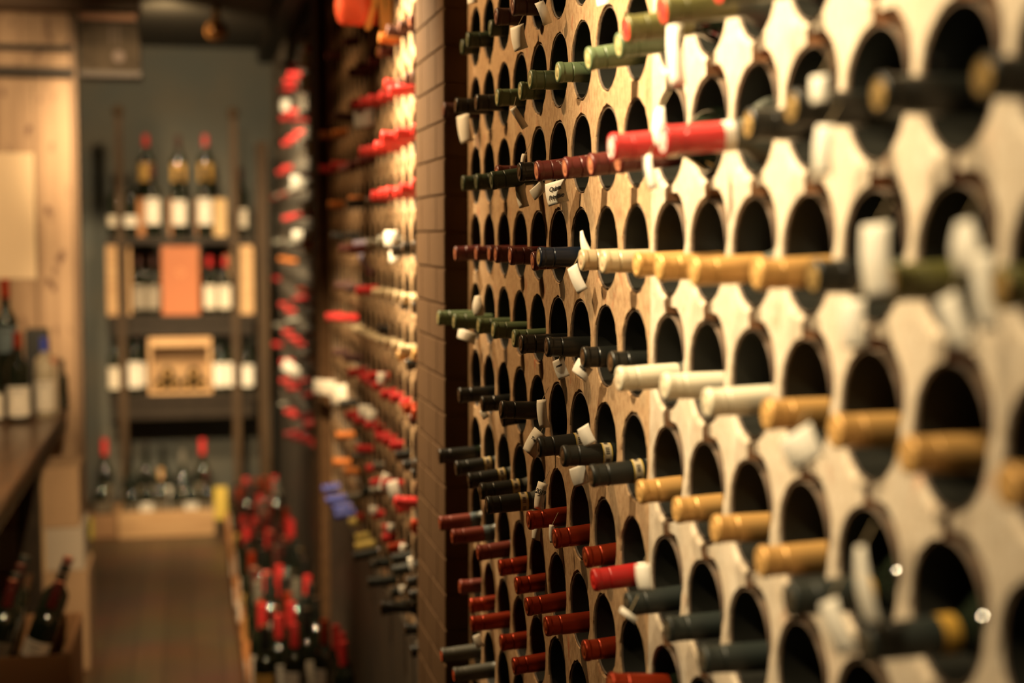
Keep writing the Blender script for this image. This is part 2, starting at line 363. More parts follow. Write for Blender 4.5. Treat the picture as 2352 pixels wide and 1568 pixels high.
# ------------------------------------------------------------------ pierced stone racks
R0, R1 = -8, 7                                        # first and last hole row
def rack(name, label, ymin, ymax, yfirst, ncol, seg, grooved_from=None, liners=False, ST=None):
    ST = ST or STONE
    """hole columns at yfirst - c*PH for c in range(ncol)"""
    t = empty('bottle_rack', (W, ymin, 0), label, 'rack')
    O = Vector((W, ymin, 0)); rnd = random.Random(5)
    def angs(groove):
        base = [2 * math.pi * k / seg for k in range(seg)]
        return base
    def cellstrip(cols, matr, nm, grooved):
        bm = bmesh.new()
        for c in cols:
            yc = yfirst - c * PH
            for r in range(R0, R1 + 1):
                zc = rowZ(r)
                R = RH * (1 + rnd.uniform(-.012, .012)); jy = rnd.uniform(-.0012, .0012); jz = rnd.uniform(-.0015, .0015)
                A = [2 * math.pi * k / seg for k in range(seg)]
                if grooved:
                    g = .0058
                    for s0 in (math.pi / 2, -math.pi / 2):
                        for d in (g, g + .0008, -g, -g - .0008): A.append((s0 + math.asin(d / R)) % (2 * math.pi))
                    A = sorted(set(round(a, 6) for a in A))
                n = len(A); L = [[], [], [], [], []]
                for a in A:
                    ca, sa = math.cos(a), math.sin(a)
                    # chamfer: wide on the upper quadrant turned from the camera side, narrow on the lower opposite one
                    ch = .0012
                    if grooved:
                        u = (a - math.pi / 2) / (math.pi / 2)      # upper quadrant with y<yc: a in 90..180
                        if 0 <= u <= 1: ch = .0012 + .0165 * max(0, math.sin(math.pi * min(1, u * .78 + .22))) ** .7
                        u = (a - 3 * math.pi / 2) / (math.pi / 2)
                        if 0 <= u <= 1: ch = .0012 + .0075 * math.sin(math.pi * (u * .8 + .1))
                    rough = rnd.uniform(-.0006, .0006) if grooved else rnd.uniform(-.0013, .0013)
                    Rf = R + ch + rough
                    ly, lz = ca * Rf, sa * Rf
                    ly = max(-PH / 2 + .0006, min(PH / 2 - .0006, ly)); lz = max(-PV / 2 + .0006, min(PV / 2 - .0006, lz))
                    m = max(abs(ca) / (PH / 2), abs(sa) / (PV / 2)); oy, oz = ca / m, sa / m
                    if grooved and abs(sa) / (PV / 2) >= abs(ca) / (PH / 2):
                        yi = ca * R
                        if abs(yi) < .02: oy = yi
                        else:
                            y45 = R * math.cos(math.atan2(PV, PH)); oy = math.copysign(.02 + (abs(yi) - .02) / (y45 - .02) * (PH / 2 - .02), yi)
                    grv = 0.0
                    if grooved and abs(ca * R) < .0062 and abs(sa) > .7:
                        grv = .014
                        ly = ca * R; lz = sa * (R + .0015)
                    L[0].append(bm.verts.new(Vector((grv, yc + oy, zc + oz)) + Vector((W, 0, 0)) - O))
                    L[1].append(bm.verts.new(Vector((grv, yc + ly + jy, zc + lz + jz)) + Vector((W, 0, 0)) - O))
                    dch = .0016 + (max(0, ch - .0012) * .75 if grooved else 0)
                    L[2].append(bm.verts.new(Vector((max(dch, grv + .001), yc + ca * (R + rough) + jy, zc + sa * (R + rough) + jz)) + Vector((W, 0, 0)) - O))
                    L[3].append(bm.verts.new(Vector((.040, yc + ca * R + jy, zc + sa * R + jz)) + Vector((W, 0, 0)) - O))
                for k in range(n):
                    k2 = (k + 1) % n
                    for j in range(3):
                        f = bm.faces.new((L[j][k], L[j][k2], L[j + 1][k2], L[j + 1][k]))
                        if grooved:
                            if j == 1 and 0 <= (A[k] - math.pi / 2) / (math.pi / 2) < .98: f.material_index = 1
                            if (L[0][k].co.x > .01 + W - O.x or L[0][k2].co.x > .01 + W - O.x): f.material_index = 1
                bm.verts.index_update()
        me_o = finish(nm, bm, [matr, JOINT_CHAMFER], t)
        return me_o
    cols = list(range(ncol))
    if grooved_from is None: cellstrip(cols, ST, 'stone_front', False)
    else:
        cellstrip([c for c in cols if c < grooved_from], STONE, 'stone_front', False)
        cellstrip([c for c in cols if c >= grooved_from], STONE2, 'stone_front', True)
    # end strips, top and base, back
    zt_, zb_ = rowZ(R0) + PV / 2, rowZ(R1) - PV / 2
    ya, yb = yfirst - (ncol - 1) * PH - PH / 2, yfirst + PH / 2
    if yb < ymax - .002:
        bm = bmesh.new(); box(bm, (0, yb - ymin, zb_), (.04, ymax - ymin, zt_)); finish('end_strip', bm, STONE, t)
    if ya > ymin + .002:
        bm = bmesh.new(); box(bm, (0, 0, zb_), (.04, ya - ymin, zt_)); finish('end_strip', bm, STONE, t)
    bm = bmesh.new(); box(bm, (0, 0, zt_ + .0005), (.40, ymax - ymin, ZC - .001)); finish('top_board', bm, DARKWOOD, t)
    bm = bmesh.new(); box(bm, (-.012, 0, 0), (.40, ymax - ymin, zb_ - .0005), bev=.002)
    finish('base_plinth', bm, mat('plinth_paint', (0.085, 0.065, 0.043), .6, noise=((6, 6, 6), (0.06, 0.05, 0.038), .3, .7)), t)
    bm = bmesh.new(); box(bm, (.395, 0, zb_), (.42, ymax - ymin, zt_)); finish('back_board', bm, DARKBACK, t)
    # clay liners, one ring per hole
    sg = 32 if liners else 14
    def liner(bm, c, r, rel=True):
        M = Matrix.Translation(Vector((W, yfirst - c * PH, rowZ(r))) - O) @ Matrix.Rotation(math.pi / 2, 4, 'Y')
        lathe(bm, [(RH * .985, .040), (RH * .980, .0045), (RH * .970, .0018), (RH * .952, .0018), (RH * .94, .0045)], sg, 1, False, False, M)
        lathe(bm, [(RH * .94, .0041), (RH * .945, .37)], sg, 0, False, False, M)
    if liners:
        first = None; src = {}
        vis = [(c, r) for c in range(0, 15) for r in range(-4, 7)
               if True]
        # keep the 100 that show largest
        def px(c, r):
            d = Vector((W, yfirst - c * PH, rowZ(r))) - Vector((0, 0, CAMH))
            q = d.dot(FW); return CX + F * d.dot(RT) / q, CY - F * d.dot(UP) / q
        inside = [(c, r) for c in range(ncol) for r in range(R0, R1 + 1) if -20 < px(c, r)[1] < 1590 and px(c, r)[0] < 2390]
        inside.sort(key=lambda q: -px(*q)[0]); big = set(inside[:100])
        bm = bmesh.new(); M = Matrix.Rotation(math.pi / 2, 4, 'Y')
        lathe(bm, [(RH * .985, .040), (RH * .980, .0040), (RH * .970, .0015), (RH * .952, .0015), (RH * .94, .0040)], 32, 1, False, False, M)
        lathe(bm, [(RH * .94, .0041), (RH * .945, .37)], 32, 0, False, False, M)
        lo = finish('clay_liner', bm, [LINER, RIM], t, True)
        for i, (c, r) in enumerate(sorted(big)):
            o = lo if i == 0 else lo.copy()
            if i: COL.objects.link(o)
            o.location = Vector((W, yfirst - c * PH, rowZ(r))) - O
        rest = [(c, r) for c in range(ncol) for r in range(R0, R1 + 1) if (c, r) not in big]
    else: rest = [(c, r) for c in range(ncol) for r in range(R0, R1 + 1)]
    bm = bmesh.new()
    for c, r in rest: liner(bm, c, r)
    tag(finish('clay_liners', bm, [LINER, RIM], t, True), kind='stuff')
    return t
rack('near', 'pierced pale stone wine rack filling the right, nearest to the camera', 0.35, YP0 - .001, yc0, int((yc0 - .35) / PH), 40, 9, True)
NM = int((YQ0 - YP1) / PH - .02); ymid = YP1 + .008 + PH / 2 + (NM - 1) * PH
rack('mid', 'pierced stone wine rack between the two brick pillars', YP1 + .001, YQ0 - .001, ymid, NM, 20)
NF = int((YB - .06 - YQ1) / PH); yfar = YB - .02 - PH / 2
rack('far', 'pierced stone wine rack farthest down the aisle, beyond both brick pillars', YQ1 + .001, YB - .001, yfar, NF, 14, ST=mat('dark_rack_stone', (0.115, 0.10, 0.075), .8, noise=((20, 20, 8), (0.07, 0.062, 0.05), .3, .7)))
bm = bmesh.new(); box(bm, (W - .10, YQ1 + .01, ZC - .09), (W - .002, YB - .001, ZC - .001), bev=.006)
tag(finish('trim_1', bm, DARKWOOD), kind='structure')
RACKS = {'near': (yc0, int((yc0 - .35) / PH)), 'mid': (ymid, NM), 'far': (yfar, NF)}

# ------------------------------------------------------------------ bottles
GB, GN = 0.0375, 0.0128
def glass_prof(L, rb=GB, slim=False):
    s = L / .30
    return [(rb * .55, 0.006), (rb * .93, 0), (rb, .004), (rb, .178 * s), (rb * .96, .188 * s), (rb * .84, .197 * s), (rb * .62, .206 * s), (rb * .46, .214 * s), (.0153, .222 * s), (.0142, .232 * s), (.0128, L - .010), (.0136, L - .009), (.0136, L - .003), (.0120, L - .001)]
def cap_prof(L, cl=.074):
    return [(.0153, L - cl), (.01545, L - cl + .002), (.0150, L - .036), (.01460, L - .0230), (.01455, L - .0220), (.01375, L - .0216), (.01375, L - .0204), (.0145, L - .0200), (.01445, L - .0190), (.01440, L - .0095), (.01435, L - .0085), (.0151, L - .0072), (.0154, L - .0058), (.01510, L - .0046), (.01535, L - .0034), (.0151, L - .0014), (.0140, L + .0002), (.0108, L + .0004)]
MESH = {}
STUFF = []
def mesh_of(key, build, mats, smooth=True):
    if key in MESH: return MESH[key]
    bm = bmesh.new(); build(bm); me = bpy.data.meshes.new(key.split('|')[0])
    bmesh.ops.recalc_face_normals(bm, faces=bm.faces[:]); bm.to_mesh(me); bm.free()
    for m in mats: me.materials.append(m)
    me.polygons.foreach_set('use_smooth', [smooth] * len(me.polygons))
    MESH[key] = me; return me
def part_obj(name, me, parent):
    o = bpy.data.objects.new(name, me); COL.objects.link(o); o.parent = parent; return o
def scribble(bm, z0, r, n=9, amp=.0035, ang0=0.0, seed=1):
    rn = random.Random(seed); pts = []
    for i in range(n * 3):
        a = ang0 + (i / (n * 3) - .5) * 1.5; z = z0 + i * .0006 + amp * math.sin(i * 2.1 + rn.random()) * (.5 + rn.random() * .7)
        pts.append((a, z))
    for (a0, za), (a1, zb) in zip(pts, pts[1:]):
        w = .00045; rr = r + .0002
        vs = [bm.verts.new((rr * math.cos(a), rr * math.sin(a), z)) for a, z in ((a0, za - w), (a1, zb - w), (a1, zb + w), (a0, za + w))]
        bm.faces.new(vs)
def make_bottle(kind, M, label, group, L=.30, seg=28, cap_l=.074, lab=None, script=None, sc=1.0, dusty=False, cat='bottle', gmat=None, name='wine_bottle'):
    desc, cm, tm, band = KIND[kind]
    r = bpy.data.objects.new(name, None); COL.objects.link(r); r.matrix_world = M @ Matrix.Scale(sc, 4); r.empty_display_size = .03
    tag(r, label, cat, group)
    if STUFF: r['merge_me'] = 1
    gm = gmat or (GLASS_DUSTY if dusty else GLASS)
    part_obj('glass_body', mesh_of(f'glass_body|{L}{seg}{gm.name}', lambda bm: lathe(bm, glass_prof(L), seg), [gm]), r)
    part_obj('capsule', mesh_of(f'capsule|{L}{seg}{cap_l}{kind}', lambda bm: lathe(bm, cap_prof(L, cap_l), seg, 0, False, False), [cm]), r)
    def top(bm):
        lathe(bm, [(.0116, L + .0003), (.0104, L + .0006), (.0088, L - .0002), (.006, L - .0001), (.0055, L + .0005), (.001, L + .0004)], seg, 0, False, True)
    part_obj('capsule_top', mesh_of(f'capsule_top|{L}{seg}{kind}', top, [tm]), r)
    if band:
        z0 = L - cap_l + (.006 if band == 'band' else 0.0); w = {'band': .013, 'yellow': .014, 'blue': .012, 'white': .012}[band]
        def bb(bm):
            lathe(bm, [(.0157, z0), (.01575, z0 + .001), (.01565, z0 + w - .001), (.0155, z0 + w)], seg, 0, False, False)
            if band == 'band':
                for zz in (z0 - .0002, z0 + w - .0012): lathe(bm, [(.0158, zz), (.0158, zz + .0014)], seg, 1, False, False)
                for j in range(6):
                    a = j * 1.05
                    for q in range(4):
                        aa = a + q * .17; rr = .0159
                        vs = [bm.verts.new((rr * math.cos(x), rr * math.sin(x), z)) for x, z in ((aa, z0 + .004), (aa + .10, z0 + .004), (aa + .10, z0 + .0095), (aa, z0 + .0095))]
                        bm.faces.new(vs).material_index = 2
        part_obj('neck_band', mesh_of(f'neck_band|{L}{seg}{cap_l}{band}', bb, [BANDM[band], YELLOW, INK]), r)
    if script:
        part_obj('script_mark', mesh_of(f'script_mark|{script}{L}', lambda bm: scribble(bm, L - .046, .0152, ang0=math.pi * 1.15 if False else 0.0), [INK if script == 'ink' else WHITEINK], False), r)
    if lab:                                  # label colour material, z0, z1
        lm, za, zb = lab
        s = L / .30
        def lb(bm):
            seg2 = 20; span = 2.5
            g = [[bm.verts.new(((GB + .0006) * math.cos(-math.pi / 2 + (k / seg2 - .5) * span), (GB + .0006) * math.sin(-math.pi / 2 + (k / seg2 - .5) * span), z * s)) for k in range(seg2 + 1)] for z in (za, zb)]
            for k in range(seg2): bm.faces.new((g[0][k], g[0][k + 1], g[1][k + 1], g[1][k]))
            lines = [(zb - .014, .9, .0035), (zb - .024, .6, .002), (za + .02, .7, .0015), (za + .012, .5, .0012)]
            for z, sp, h in lines:
                if za + .004 < z < zb - .004:
                    gg = [[bm.verts.new(((GB + .0009) * math.cos(-math.pi / 2 + (k / 6 - .5) * sp), (GB + .0009) * math.sin(-math.pi / 2 + (k / 6 - .5) * sp), zz * s)) for k in range(7)] for zz in (z, z + h)]
                    for k in range(6): bm.faces.new((gg[0][k], gg[0][k + 1], gg[1][k + 1], gg[1][k])).material_index = 1
        part_obj('label', mesh_of(f'label|{L}{lm.name}{za}{zb}', lb, [lm, INK]), r)
    return r

GR = {'near': 'bottle necks in the near stone rack', 'mid': 'bottle necks in the middle stone rack', 'far': 'bottle necks in the far stone rack'}
SCRIPTED = {'green': 'ink', 'maroon': 'pale'}
rb = random.Random(77)
def facing(ax):
    x = Vector((0, -1, .35 + rb.uniform(-.3, .3))); x = (x - ax * x.dot(ax)).normalized(); y = ax.cross(x)
    return Matrix((x, y, ax)).transposed().to_4x4()
REQ = {'near': [], 'mid': [], 'far': []}
def neck(rk, px, py, kind, prot=.056, script=False): REQ[rk].append((px, py, kind, prot, script))
def place_necks(rk):
    yf, nc = RACKS[rk]; cands = []
    for (px, py, kind, prot, script) in REQ[rk]:
        cc = []
        for c in range(nc):
            q = P(px, py, Y=yf - c * PH); pr = W - q.x
            if not (.014 if rk == 'mid' else .025) < pr < .112: continue
            for r in range(R0, R1 + 1):
                dz = q.z + .012 - rowZ(r)
                if abs(dz) < .058: cc.append((abs(pr - prot) + .6 * max(0, abs(dz) - .012), c, r, q))
        cc.sort(key=lambda t: t[0]); cands.append(cc)
    owner = {}
    def aug(i, seen):
        for e, c, r, q in cands[i]:
            if (c, r) in seen: continue
            seen.add((c, r))
            if (c, r) not in owner or aug(owner[(c, r)], seen): owner[(c, r)] = i; return True
        return False
    order = sorted(range(len(cands)), key=lambda i: cands[i][0][0] if cands[i] else 9)
    for i in order:
        if not aug(i, set()): print('no hole for', rk, REQ[rk][i][:3])
    for (c, r), i in sorted(owner.items(), key=lambda t: t[1]):
        px, py, kind, prot, script = REQ[rk][i]
        q = [k[3] for k in cands[i] if k[1] == c][0]
        L = .30; zrest = rowZ(r) - (RH * .94 - GB) + .0022
        d = max(-.030, min(.016, zrest - q.z))
        tip = Vector((q.x, q.y, zrest - d)); zb_ = zrest + max(0.0, d * 1.73)
        ax = (tip - Vector((q.x + L, q.y, zb_))).normalized(); base = tip - ax * L
        M = Matrix.Translation(base) @ facing(ax)
        desc = KIND[kind][0]
        if rk == 'near': lab = f'{desc} bottle neck, {ordn(r + 4)} hole row down, {ordn(c + 1)} from near pillar'
        else: lab = f'{desc} bottle neck in middle rack, {ordn(r + 9)} row down, {ordn(nc - c)} past near pillar'
        make_bottle(kind, M, lab, GR[rk], seg=28 if rk == 'near' else 14, script=SCRIPTED.get(kind) if script else None, dusty=(rb.random() < .6))

NEAR = '''1177,15,dmaroon;1139,38,dmaroon;1125,65,dgreen;1073,92,dgreen;1060,108,dgreen;1141,224,green;1194,209,green;1217,183,green,s;1280,166,green,s;1350,148,green,s;1420,118,green
1438,84,olive;1523,45,olive;1650,14,olive;1046,242,black;1093,235,black;1018,252,dmaroon
1062,421,dgreen;1093,418,dgreen;1128,415,dgreen;1140,399,maroon;1192,395,black;1232,393,maroon,s;1297,386,maroon,s;1356,379,maroon,s;1418,383,maroon
1404,338,redblack;1522,323,redblack;1665,310,redblack;1718,286,blackgold;1818,246,blackgold;2018,216,blackgold;2258,176,blackgold
1045,583,maroon;1093,582,maroon;1123,582,maroon;1138,584,maroon;1171,588,maroon,s;1223,600,maroon;1237,590,navy;1334,597,cream;1383,601,cream;1461,608,gold;1512,615,gold;1592,624,gold;1737,630,gold;1868,636,blackgold;2045,648,olive2;2300,660,olive2
1006,730,green;1042,738,green;1098,748,green;1132,758,green;1179,777,green;1196,790,black;1255,796,black;1338,820,black;1402,832,black;1420,870,white;1525,887,white;1622,925,white;1760,952,gold;1916,990,gold;2082,1045,gold;2312,1115,gold
1054,908,black;1106,928,black;1150,940,black;1152,966,blackband;1236,1027,blackband;1292,1047,blackband;1357,1093,blackband;1468,1130,gold;1552,1172,gold;1641,1215,gold;1746,1290,gold;1812,1378,slateband;1985,1478,slateband
1008,1048,black;1047,1076,blackband;1076,1104,blackband;1104,1128,blackband;1118,1160,blackband;1213,1195,orange;1273,1237,orange;1344,1280,orange;1362,1332,redband;1440,1388,slate;1532,1445,slate;1612,1515,slate
1010,1202,dorange;1038,1233,dorange;1097,1270,dorange;1147,1304,orange;1185,1345,orange;1209,1393,orange;1253,1438,orange;1341,1494,orange;1400,1550,orange
1056,1348,dorange;1080,1391,orange;1082,1433,orange;1150,1476,orange;1179,1530,orange;1014,1505,greyorange;1042,1550,greyorange'''
KIND['olive2'] = ('olive and gold', KIND['olive'][1], GOLDTOP, 'yellow')
for item in NEAR.replace('\n', ';').split(';'):
    f = item.split(',')
    neck('near', float(f[0]), float(f[1]), f[2], prot=.052 if float(f[0]) < 1400 else .060, script=len(f) > 3)

def run(rk, x0, y0, x1, y1, n, kind):
    for i in range(n):
        u = i / max(1, n - 1)
        # even steps in depth, not in the picture
        a, b = 1 / (x0 - VPX), 1 / (x1 - VPX); x = VPX + 1 / (a + (b - a) * u)
        y = y0 + (y1 - y0) * (x - x0) / (x1 - x0) if x1 != x0 else y0
        neck(rk, x + rb.uniform(-2, 2), y + rb.uniform(-3, 3), kind, prot=.058)
MID = '''870,88,868,116,2,amber;890,70,945,45,3,dmaroon;800,165,872,118,4,maroon;905,100,945,70,2,dmaroon;750,130,790,100,2,maroon
810,237,893,212,5,red;885,192,905,190,1,red;915,190,945,175,3,dmaroon;940,60,946,55,1,maroon
825,350,880,325,4,red;877,312,945,300,3,red;735,312,765,305,2,amber;735,385,760,378,2,red
855,450,905,440,4,red;918,432,945,425,2,red;755,468,800,462,2,amber;800,470,840,465,2,black
900,576,948,566,3,black;820,560,870,552,3,grey
818,665,830,667,1,red;855,672,945,690,6,cream;925,705,948,708,2,black
808,768,918,800,8,cream;912,818,948,812,2,gold;932,842,948,842,1,black;748,725,790,730,3,red
800,858,845,860,2,redband;825,885,918,926,6,red;927,938,948,952,2,orange;940,968,948,968,1,dmaroon
795,975,860,988,4,red;862,1008,915,1030,4,red;818,1015,832,1035,1,red;780,925,800,925,1,black
810,1073,860,1073,2,grey;908,1050,948,1062,2,black;925,1068,948,1075,1,black;945,1088,948,1108,1,black
842,1102,880,1106,2,red;850,1127,880,1130,1,red;905,1143,910,1165,1,red;912,1182,945,1190,2,red;820,1176,860,1180,2,red;852,1192,858,1216,1,red
740,1125,752,1130,1,blue;748,1150,760,1150,1,blue;765,1175,775,1180,1,blue;770,1200,785,1202,1,blue;830,1120,850,1118,1,slate;800,1145,850,1150,2,grey
803,1218,815,1220,1,yellow;818,1238,825,1240,1,yellow;815,1260,825,1262,1,yellow;880,1237,895,1240,1,red;880,1258,900,1262,1,red;892,1283,900,1285,1,orange;945,1207,948,1207,1,orange;948,1232,949,1232,1,orange
812,1287,860,1290,2,slate;850,1311,900,1312,2,slate;845,1337,900,1335,2,slate;935,1342,948,1345,1,black;848,1362,900,1360,2,slate;872,1388,940,1380,2,black;876,1412,900,1412,1,black;930,1442,948,1445,1,black;908,1478,930,1478,1,black;942,1512,948,1515,1,black
770,250,800,245,2,dmaroon;780,400,820,395,3,maroon;760,540,800,540,2,black;780,600,800,605,2,maroon;770,660,790,665,2,dmaroon;765,810,790,815,2,dmaroon;850,748,870,752,2,black;770,1000,790,1010,1,amber;765,1060,790,1070,2,amber'''
for it in MID.replace('\n', ';').split(';'):
    f = it.split(','); run('mid', *[float(v) for v in f[:4]], int(f[4]), f[5])
FAR = '''640,205,702,98,6,red;655,215,712,165,3,red;645,282,710,238,5,red;648,345,712,300,5,red;635,412,715,375,5,red;622,467,702,445,4,dorange
650,520,702,513,4,red;640,592,702,582,4,amber;622,628,640,632,1,red;680,655,715,660,3,orange;640,690,715,725,5,red;650,762,712,800,5,red
625,790,645,830,2,red;645,872,715,935,5,red;655,945,700,975,4,red;655,1005,715,1012,4,red;632,450,660,448,2,grey;630,560,660,560,2,grey;630,740,660,745,2,grey;640,930,650,935,1,grey
690,820,715,835,2,amber;640,150,660,130,1,maroon'''
for it in FAR.replace('\n', ';').split(';'):
    f = it.split(','); run('far', *[float(v) for v in f[:4]], int(f[4]), f[5])

place_necks('near'); place_necks('mid')
def begin_stuff(): STUFF.clear(); STUFF.append(True)
def end_stuff(name, label, cat):
    STUFF.clear(); dead = [o for o in COL.objects if o.get('merge_me')]
    bm = bmesh.new(); ms = []
    for r in dead:
        for ch in r.children:
            me = ch.data; n0 = len(bm.faces); nv = len(bm.verts)
            bm.from_mesh(me); bm.verts.ensure_lookup_table(); bm.faces.ensure_lookup_table()
            for v in bm.verts[nv:]: v.co = r.matrix_basis @ v.co
            for f in bm.faces[n0:]:
                m = me.materials[f.material_index]
                if m not in ms: ms.append(m)
                f.material_index = ms.index(m)
        for ch in list(r.children): bpy.data.objects.remove(ch)
        bpy.data.objects.remove(r)
    me = bpy.data.meshes.new(name); bm.to_mesh(me); bm.free()
    for m in ms: me.materials.append(m)
    me.polygons.foreach_set('use_smooth', [True] * len(me.polygons))
    o = bpy.data.objects.new(name, me); COL.objects.link(o)
    return tag(o, label, cat, kind='stuff')
begin_stuff(); place_necks('far')
end_stuff('far_rack_bottles', 'many red and dark bottle necks sticking out of the far stone rack', 'bottles')

# ------------------------------------------------------------------ paper tags
TAGN = 0
def ptag(px, py, w, h, tilt, X=None, label='', curl=.15, shape='rect', txt=None, col=None, twist=0.0, fold=0.0, string=True):
    """w, h in pixels of the photograph at that spot; the tag is turned roughly to the aisle"""
    c = P(px, py, X=X if X is not None else W - .022)
    k = depth(c) / F; w *= k * 1.12 / math.cos(.62); h *= k * 1.05
    t = empty('paper_tag', c, label, 'tag', 'handwritten paper tags on the bottle necks')
    nrm = (Vector((0, 0, CAMH)) - c); nrm.z = 0; nrm.normalize()
    t.rotation_euler = (0, 0, math.atan2(nrm.y, nrm.x) + math.pi / 2 - .62 + twist)
    # local: x right, z up, -y to the viewer
    bm = bmesh.new(); n = 8; R = Matrix.Rotation(math.radians(-tilt), 3, 'Y'); F0, F1 = [], []
    for i in range(n + 1):
        v = i / n - .5; bend = curl * h * (v * 2) ** 2 * .5 + (fold * h * max(0, v) if fold else 0)
        ws = w
        if shape == 'taper': ws = w * (1.0 - .75 * (v + .5))
        if shape == 'pear': ws = w * (.55 + .45 * math.cos((v + .15) * 2.6))
        a = [R @ Vector((sx * ws / 2, bend, v * h)) for sx in (-1, 1)]
        F0.append([bm.verts.new(p + Vector((0, -.0004, 0))) for p in a]); F1.append([bm.verts.new(p + Vector((0, .0004, 0))) for p in a])
    for i in range(n):
        bm.faces.new((F0[i][0], F0[i][1], F0[i + 1][1], F0[i + 1][0])); bm.faces.new((F1[i][0], F1[i + 1][0], F1[i + 1][1], F1[i][1]))
        bm.faces.new((F0[i][0], F0[i + 1][0], F1[i + 1][0], F1[i][0])); bm.faces.new((F0[i][1], F1[i][1], F1[i + 1][1], F0[i + 1][1]))
    bm.faces.new((F0[0][0], F1[0][0], F1[0][1], F0[0][1])); bm.faces.new((F0[n][0], F0[n][1], F1[n][1], F1[n][0]))
    finish('paper', bm, col or PAPER, t, True)
    if string:
        bm = bmesh.new(); top = R @ Vector((0, curl * h * .5, h / 2 - .002)); q = top + Vector((.004, .012, .020))
        d = (q - top); Mx = Matrix.Translation(top) @ d.to_track_quat('Z', 'Y').to_matrix().to_4x4()
        lathe(bm, [(.0005, 0), (.0005, d.length)], 6, M=Mx); finish('string', bm, mat('string', (.45, .35, .2), .8), t)
    if txt:
        for j, line in enumerate(txt):
            cu = bpy.data.curves.new('writing', 'FONT'); cu.body = line; cu.size = h * .26 if len(txt) > 1 else h * .24; cu.shear = .35; cu.align_x = 'CENTER'; cu.extrude = .0001
            cu.materials.append(INK); cu.space_character = .9
            cu.offset = .0003
            if len(line) > 4: cu.size = min(cu.size, w * .25)
            tmp = bpy.data.objects.new('tmp', cu); COL.objects.link(tmp); bpy.context.view_layer.update()
            wm = bpy.data.meshes.new_from_object(tmp.evaluated_get(bpy.context.evaluated_depsgraph_get())); bpy.data.objects.remove(tmp)
            wm.name = 'writing'; o = bpy.data.objects.new('writing', wm); COL.objects.link(o); o.parent = t
            pos = R @ Vector((0, -.0012, h * (.10 - .36 * j)))
            o.matrix_local = Matrix.Translation(pos) @ R.to_4x4() @ Matrix.Rotation(math.pi / 2, 4, 'X')
    return t
T = [
 (1190, 86, 28, 54, 12, 'blank paper tag under the dark red bottle at the top near the pillar', {}),
 (1249, 28, 16, 52, 22, 'curled tan paper tag behind the topmost dark red bottle', dict(curl=.5, twist=.7)),
 (1066, 295, 26, 62, 12, 'plain paper tag against the near pillar below the black necks', {}),
 (1192, 270, 12, 52, 32, 'narrow curling tag below the sage green necks', dict(twist=.6)),
 (1201, 370, 9, 32, -8, 'thin upright tag sliver just above the maroon necks', {}),
 (1197, 448, 20, 54, 12, 'plain tilted tag left below the row of maroon necks', {}),
 (1236, 436, 32, 26, 35, 'small crumpled tan tag between two tags under the maroon necks', {}),
 (1277, 442, 42, 50, 12, 'tag with two handwritten lines under the maroon necks', dict(txt=['Quinta', 'Primitivo'])),
 (1340, 556, 20, 52, 18, 'pointed tag standing above the navy bottle', dict(shape='taper', string=False)),
 (1324, 640, 22, 62, 28, 'long tag hanging below the navy and cream bottles', {}),
 (1097, 702, 22, 44, 5, 'pear-shaped tag above the sage green necks by the pillar', dict(shape='pear')),
 (1072, 772, 38, 24, -15, 'small tag with green marks under the sage green neck near the pillar', {}),
 (1287, 846, 24, 44, 24, 'handwritten tag below the second black neck of the black run', dict(txt=['rosso'])),
 (1336, 850, 34, 34, -32, 'square tag reading White below the black run', dict(txt=['White'])),
 (1245, 950, 20, 62, 8, 'torn pale tag behind the black bottle with a pale band', {}),
 (1226, 1018, 30, 60, -32, 'tag with writing hanging under the large black banded neck', dict(txt=['Tomas'])),
 (1240, 1140, 20, 62, -10, 'tag marked 2019 beside the lowest black banded neck', dict(txt=['2019'])),
 (1112, 950, 14, 22, 30, 'tiny tag scrap under the black neck near the pillar', {}),
 (1330, 1092, 34, 42, 22, 'folded tag below the black banded neck at the middle', dict(shape='rect')),
 (1346, 1000, 26, 44, 30, 'bright tag poking up behind the black banded necks', dict(string=False)),
 (1231, 1222, 16, 36, -8, 'tag corner below the first orange red neck', {}),
 (1266, 1226, 9, 40, 3, 'narrow pale tag beside the second orange red neck', {}),
 (1098, 1472, 16, 28, 25, 'small tag near the pillar at the bottom', {}),
 (1478, 1326, 30, 58, 12, 'white tag behind the cherry red bottle', {}),
 (1443, 1412, 36, 14, -25, 'small curled tag below the slate green bottle', {}),
 (1550, 118, 28, 150, 3, 'long blurred white tag hanging from the olive necks', dict(twist=.2)),
 (1490, 395, 18, 76, 14, 'slanted white tag below the bright red necks', {}),
 (1514, 290, 26, 84, 2, 'white knotted tag between the two bright red necks', dict(shape='pear')),
 (1881, 205, 34, 60, 3, 'white tag above the black and gold neck run', {}),
 (1889, 345, 34, 108, -3, 'straight white tag hanging under the black and gold necks', {}),
 (2010, 600, 56, 165, 6, 'blurred white tag over the gold neck row on the right', {}),
 (1958, 745, 48, 108, 6, 'white tag below the gold neck row on the right', {}),
 (2218, 570, 58, 120, 10, 'large cream tag near the right edge beside the olive neck', dict(shape='pear')),
 (2256, 670, 34, 170, 8, 'long cream hanging strip of tag near the right edge', {}),
 (2190, 740, 44, 125, 25, 'slanting white tag under the olive and gold neck', {}),
 (1838, 1028, 74, 74, 32, 'square white tag below the gold necks on the right', {}),
 (1985, 1350, 32, 180, 14, 'long pale tag beside the slate and gold neck', dict(shape='pear')),
 (1920, 1440, 40, 120, 28, 'slanting white tag under the slate and gold neck', {}),
 (1560, 12, 60, 22, 30, 'small white tag at the top over the olive necks', {}),
 (1385, 2, 26, 20, 5, 'white tag end cut by the top of the picture', {}),
 (1085, 0, 20, 14, 5, 'pale tag end cut by the top beside the pillar', {}),
]
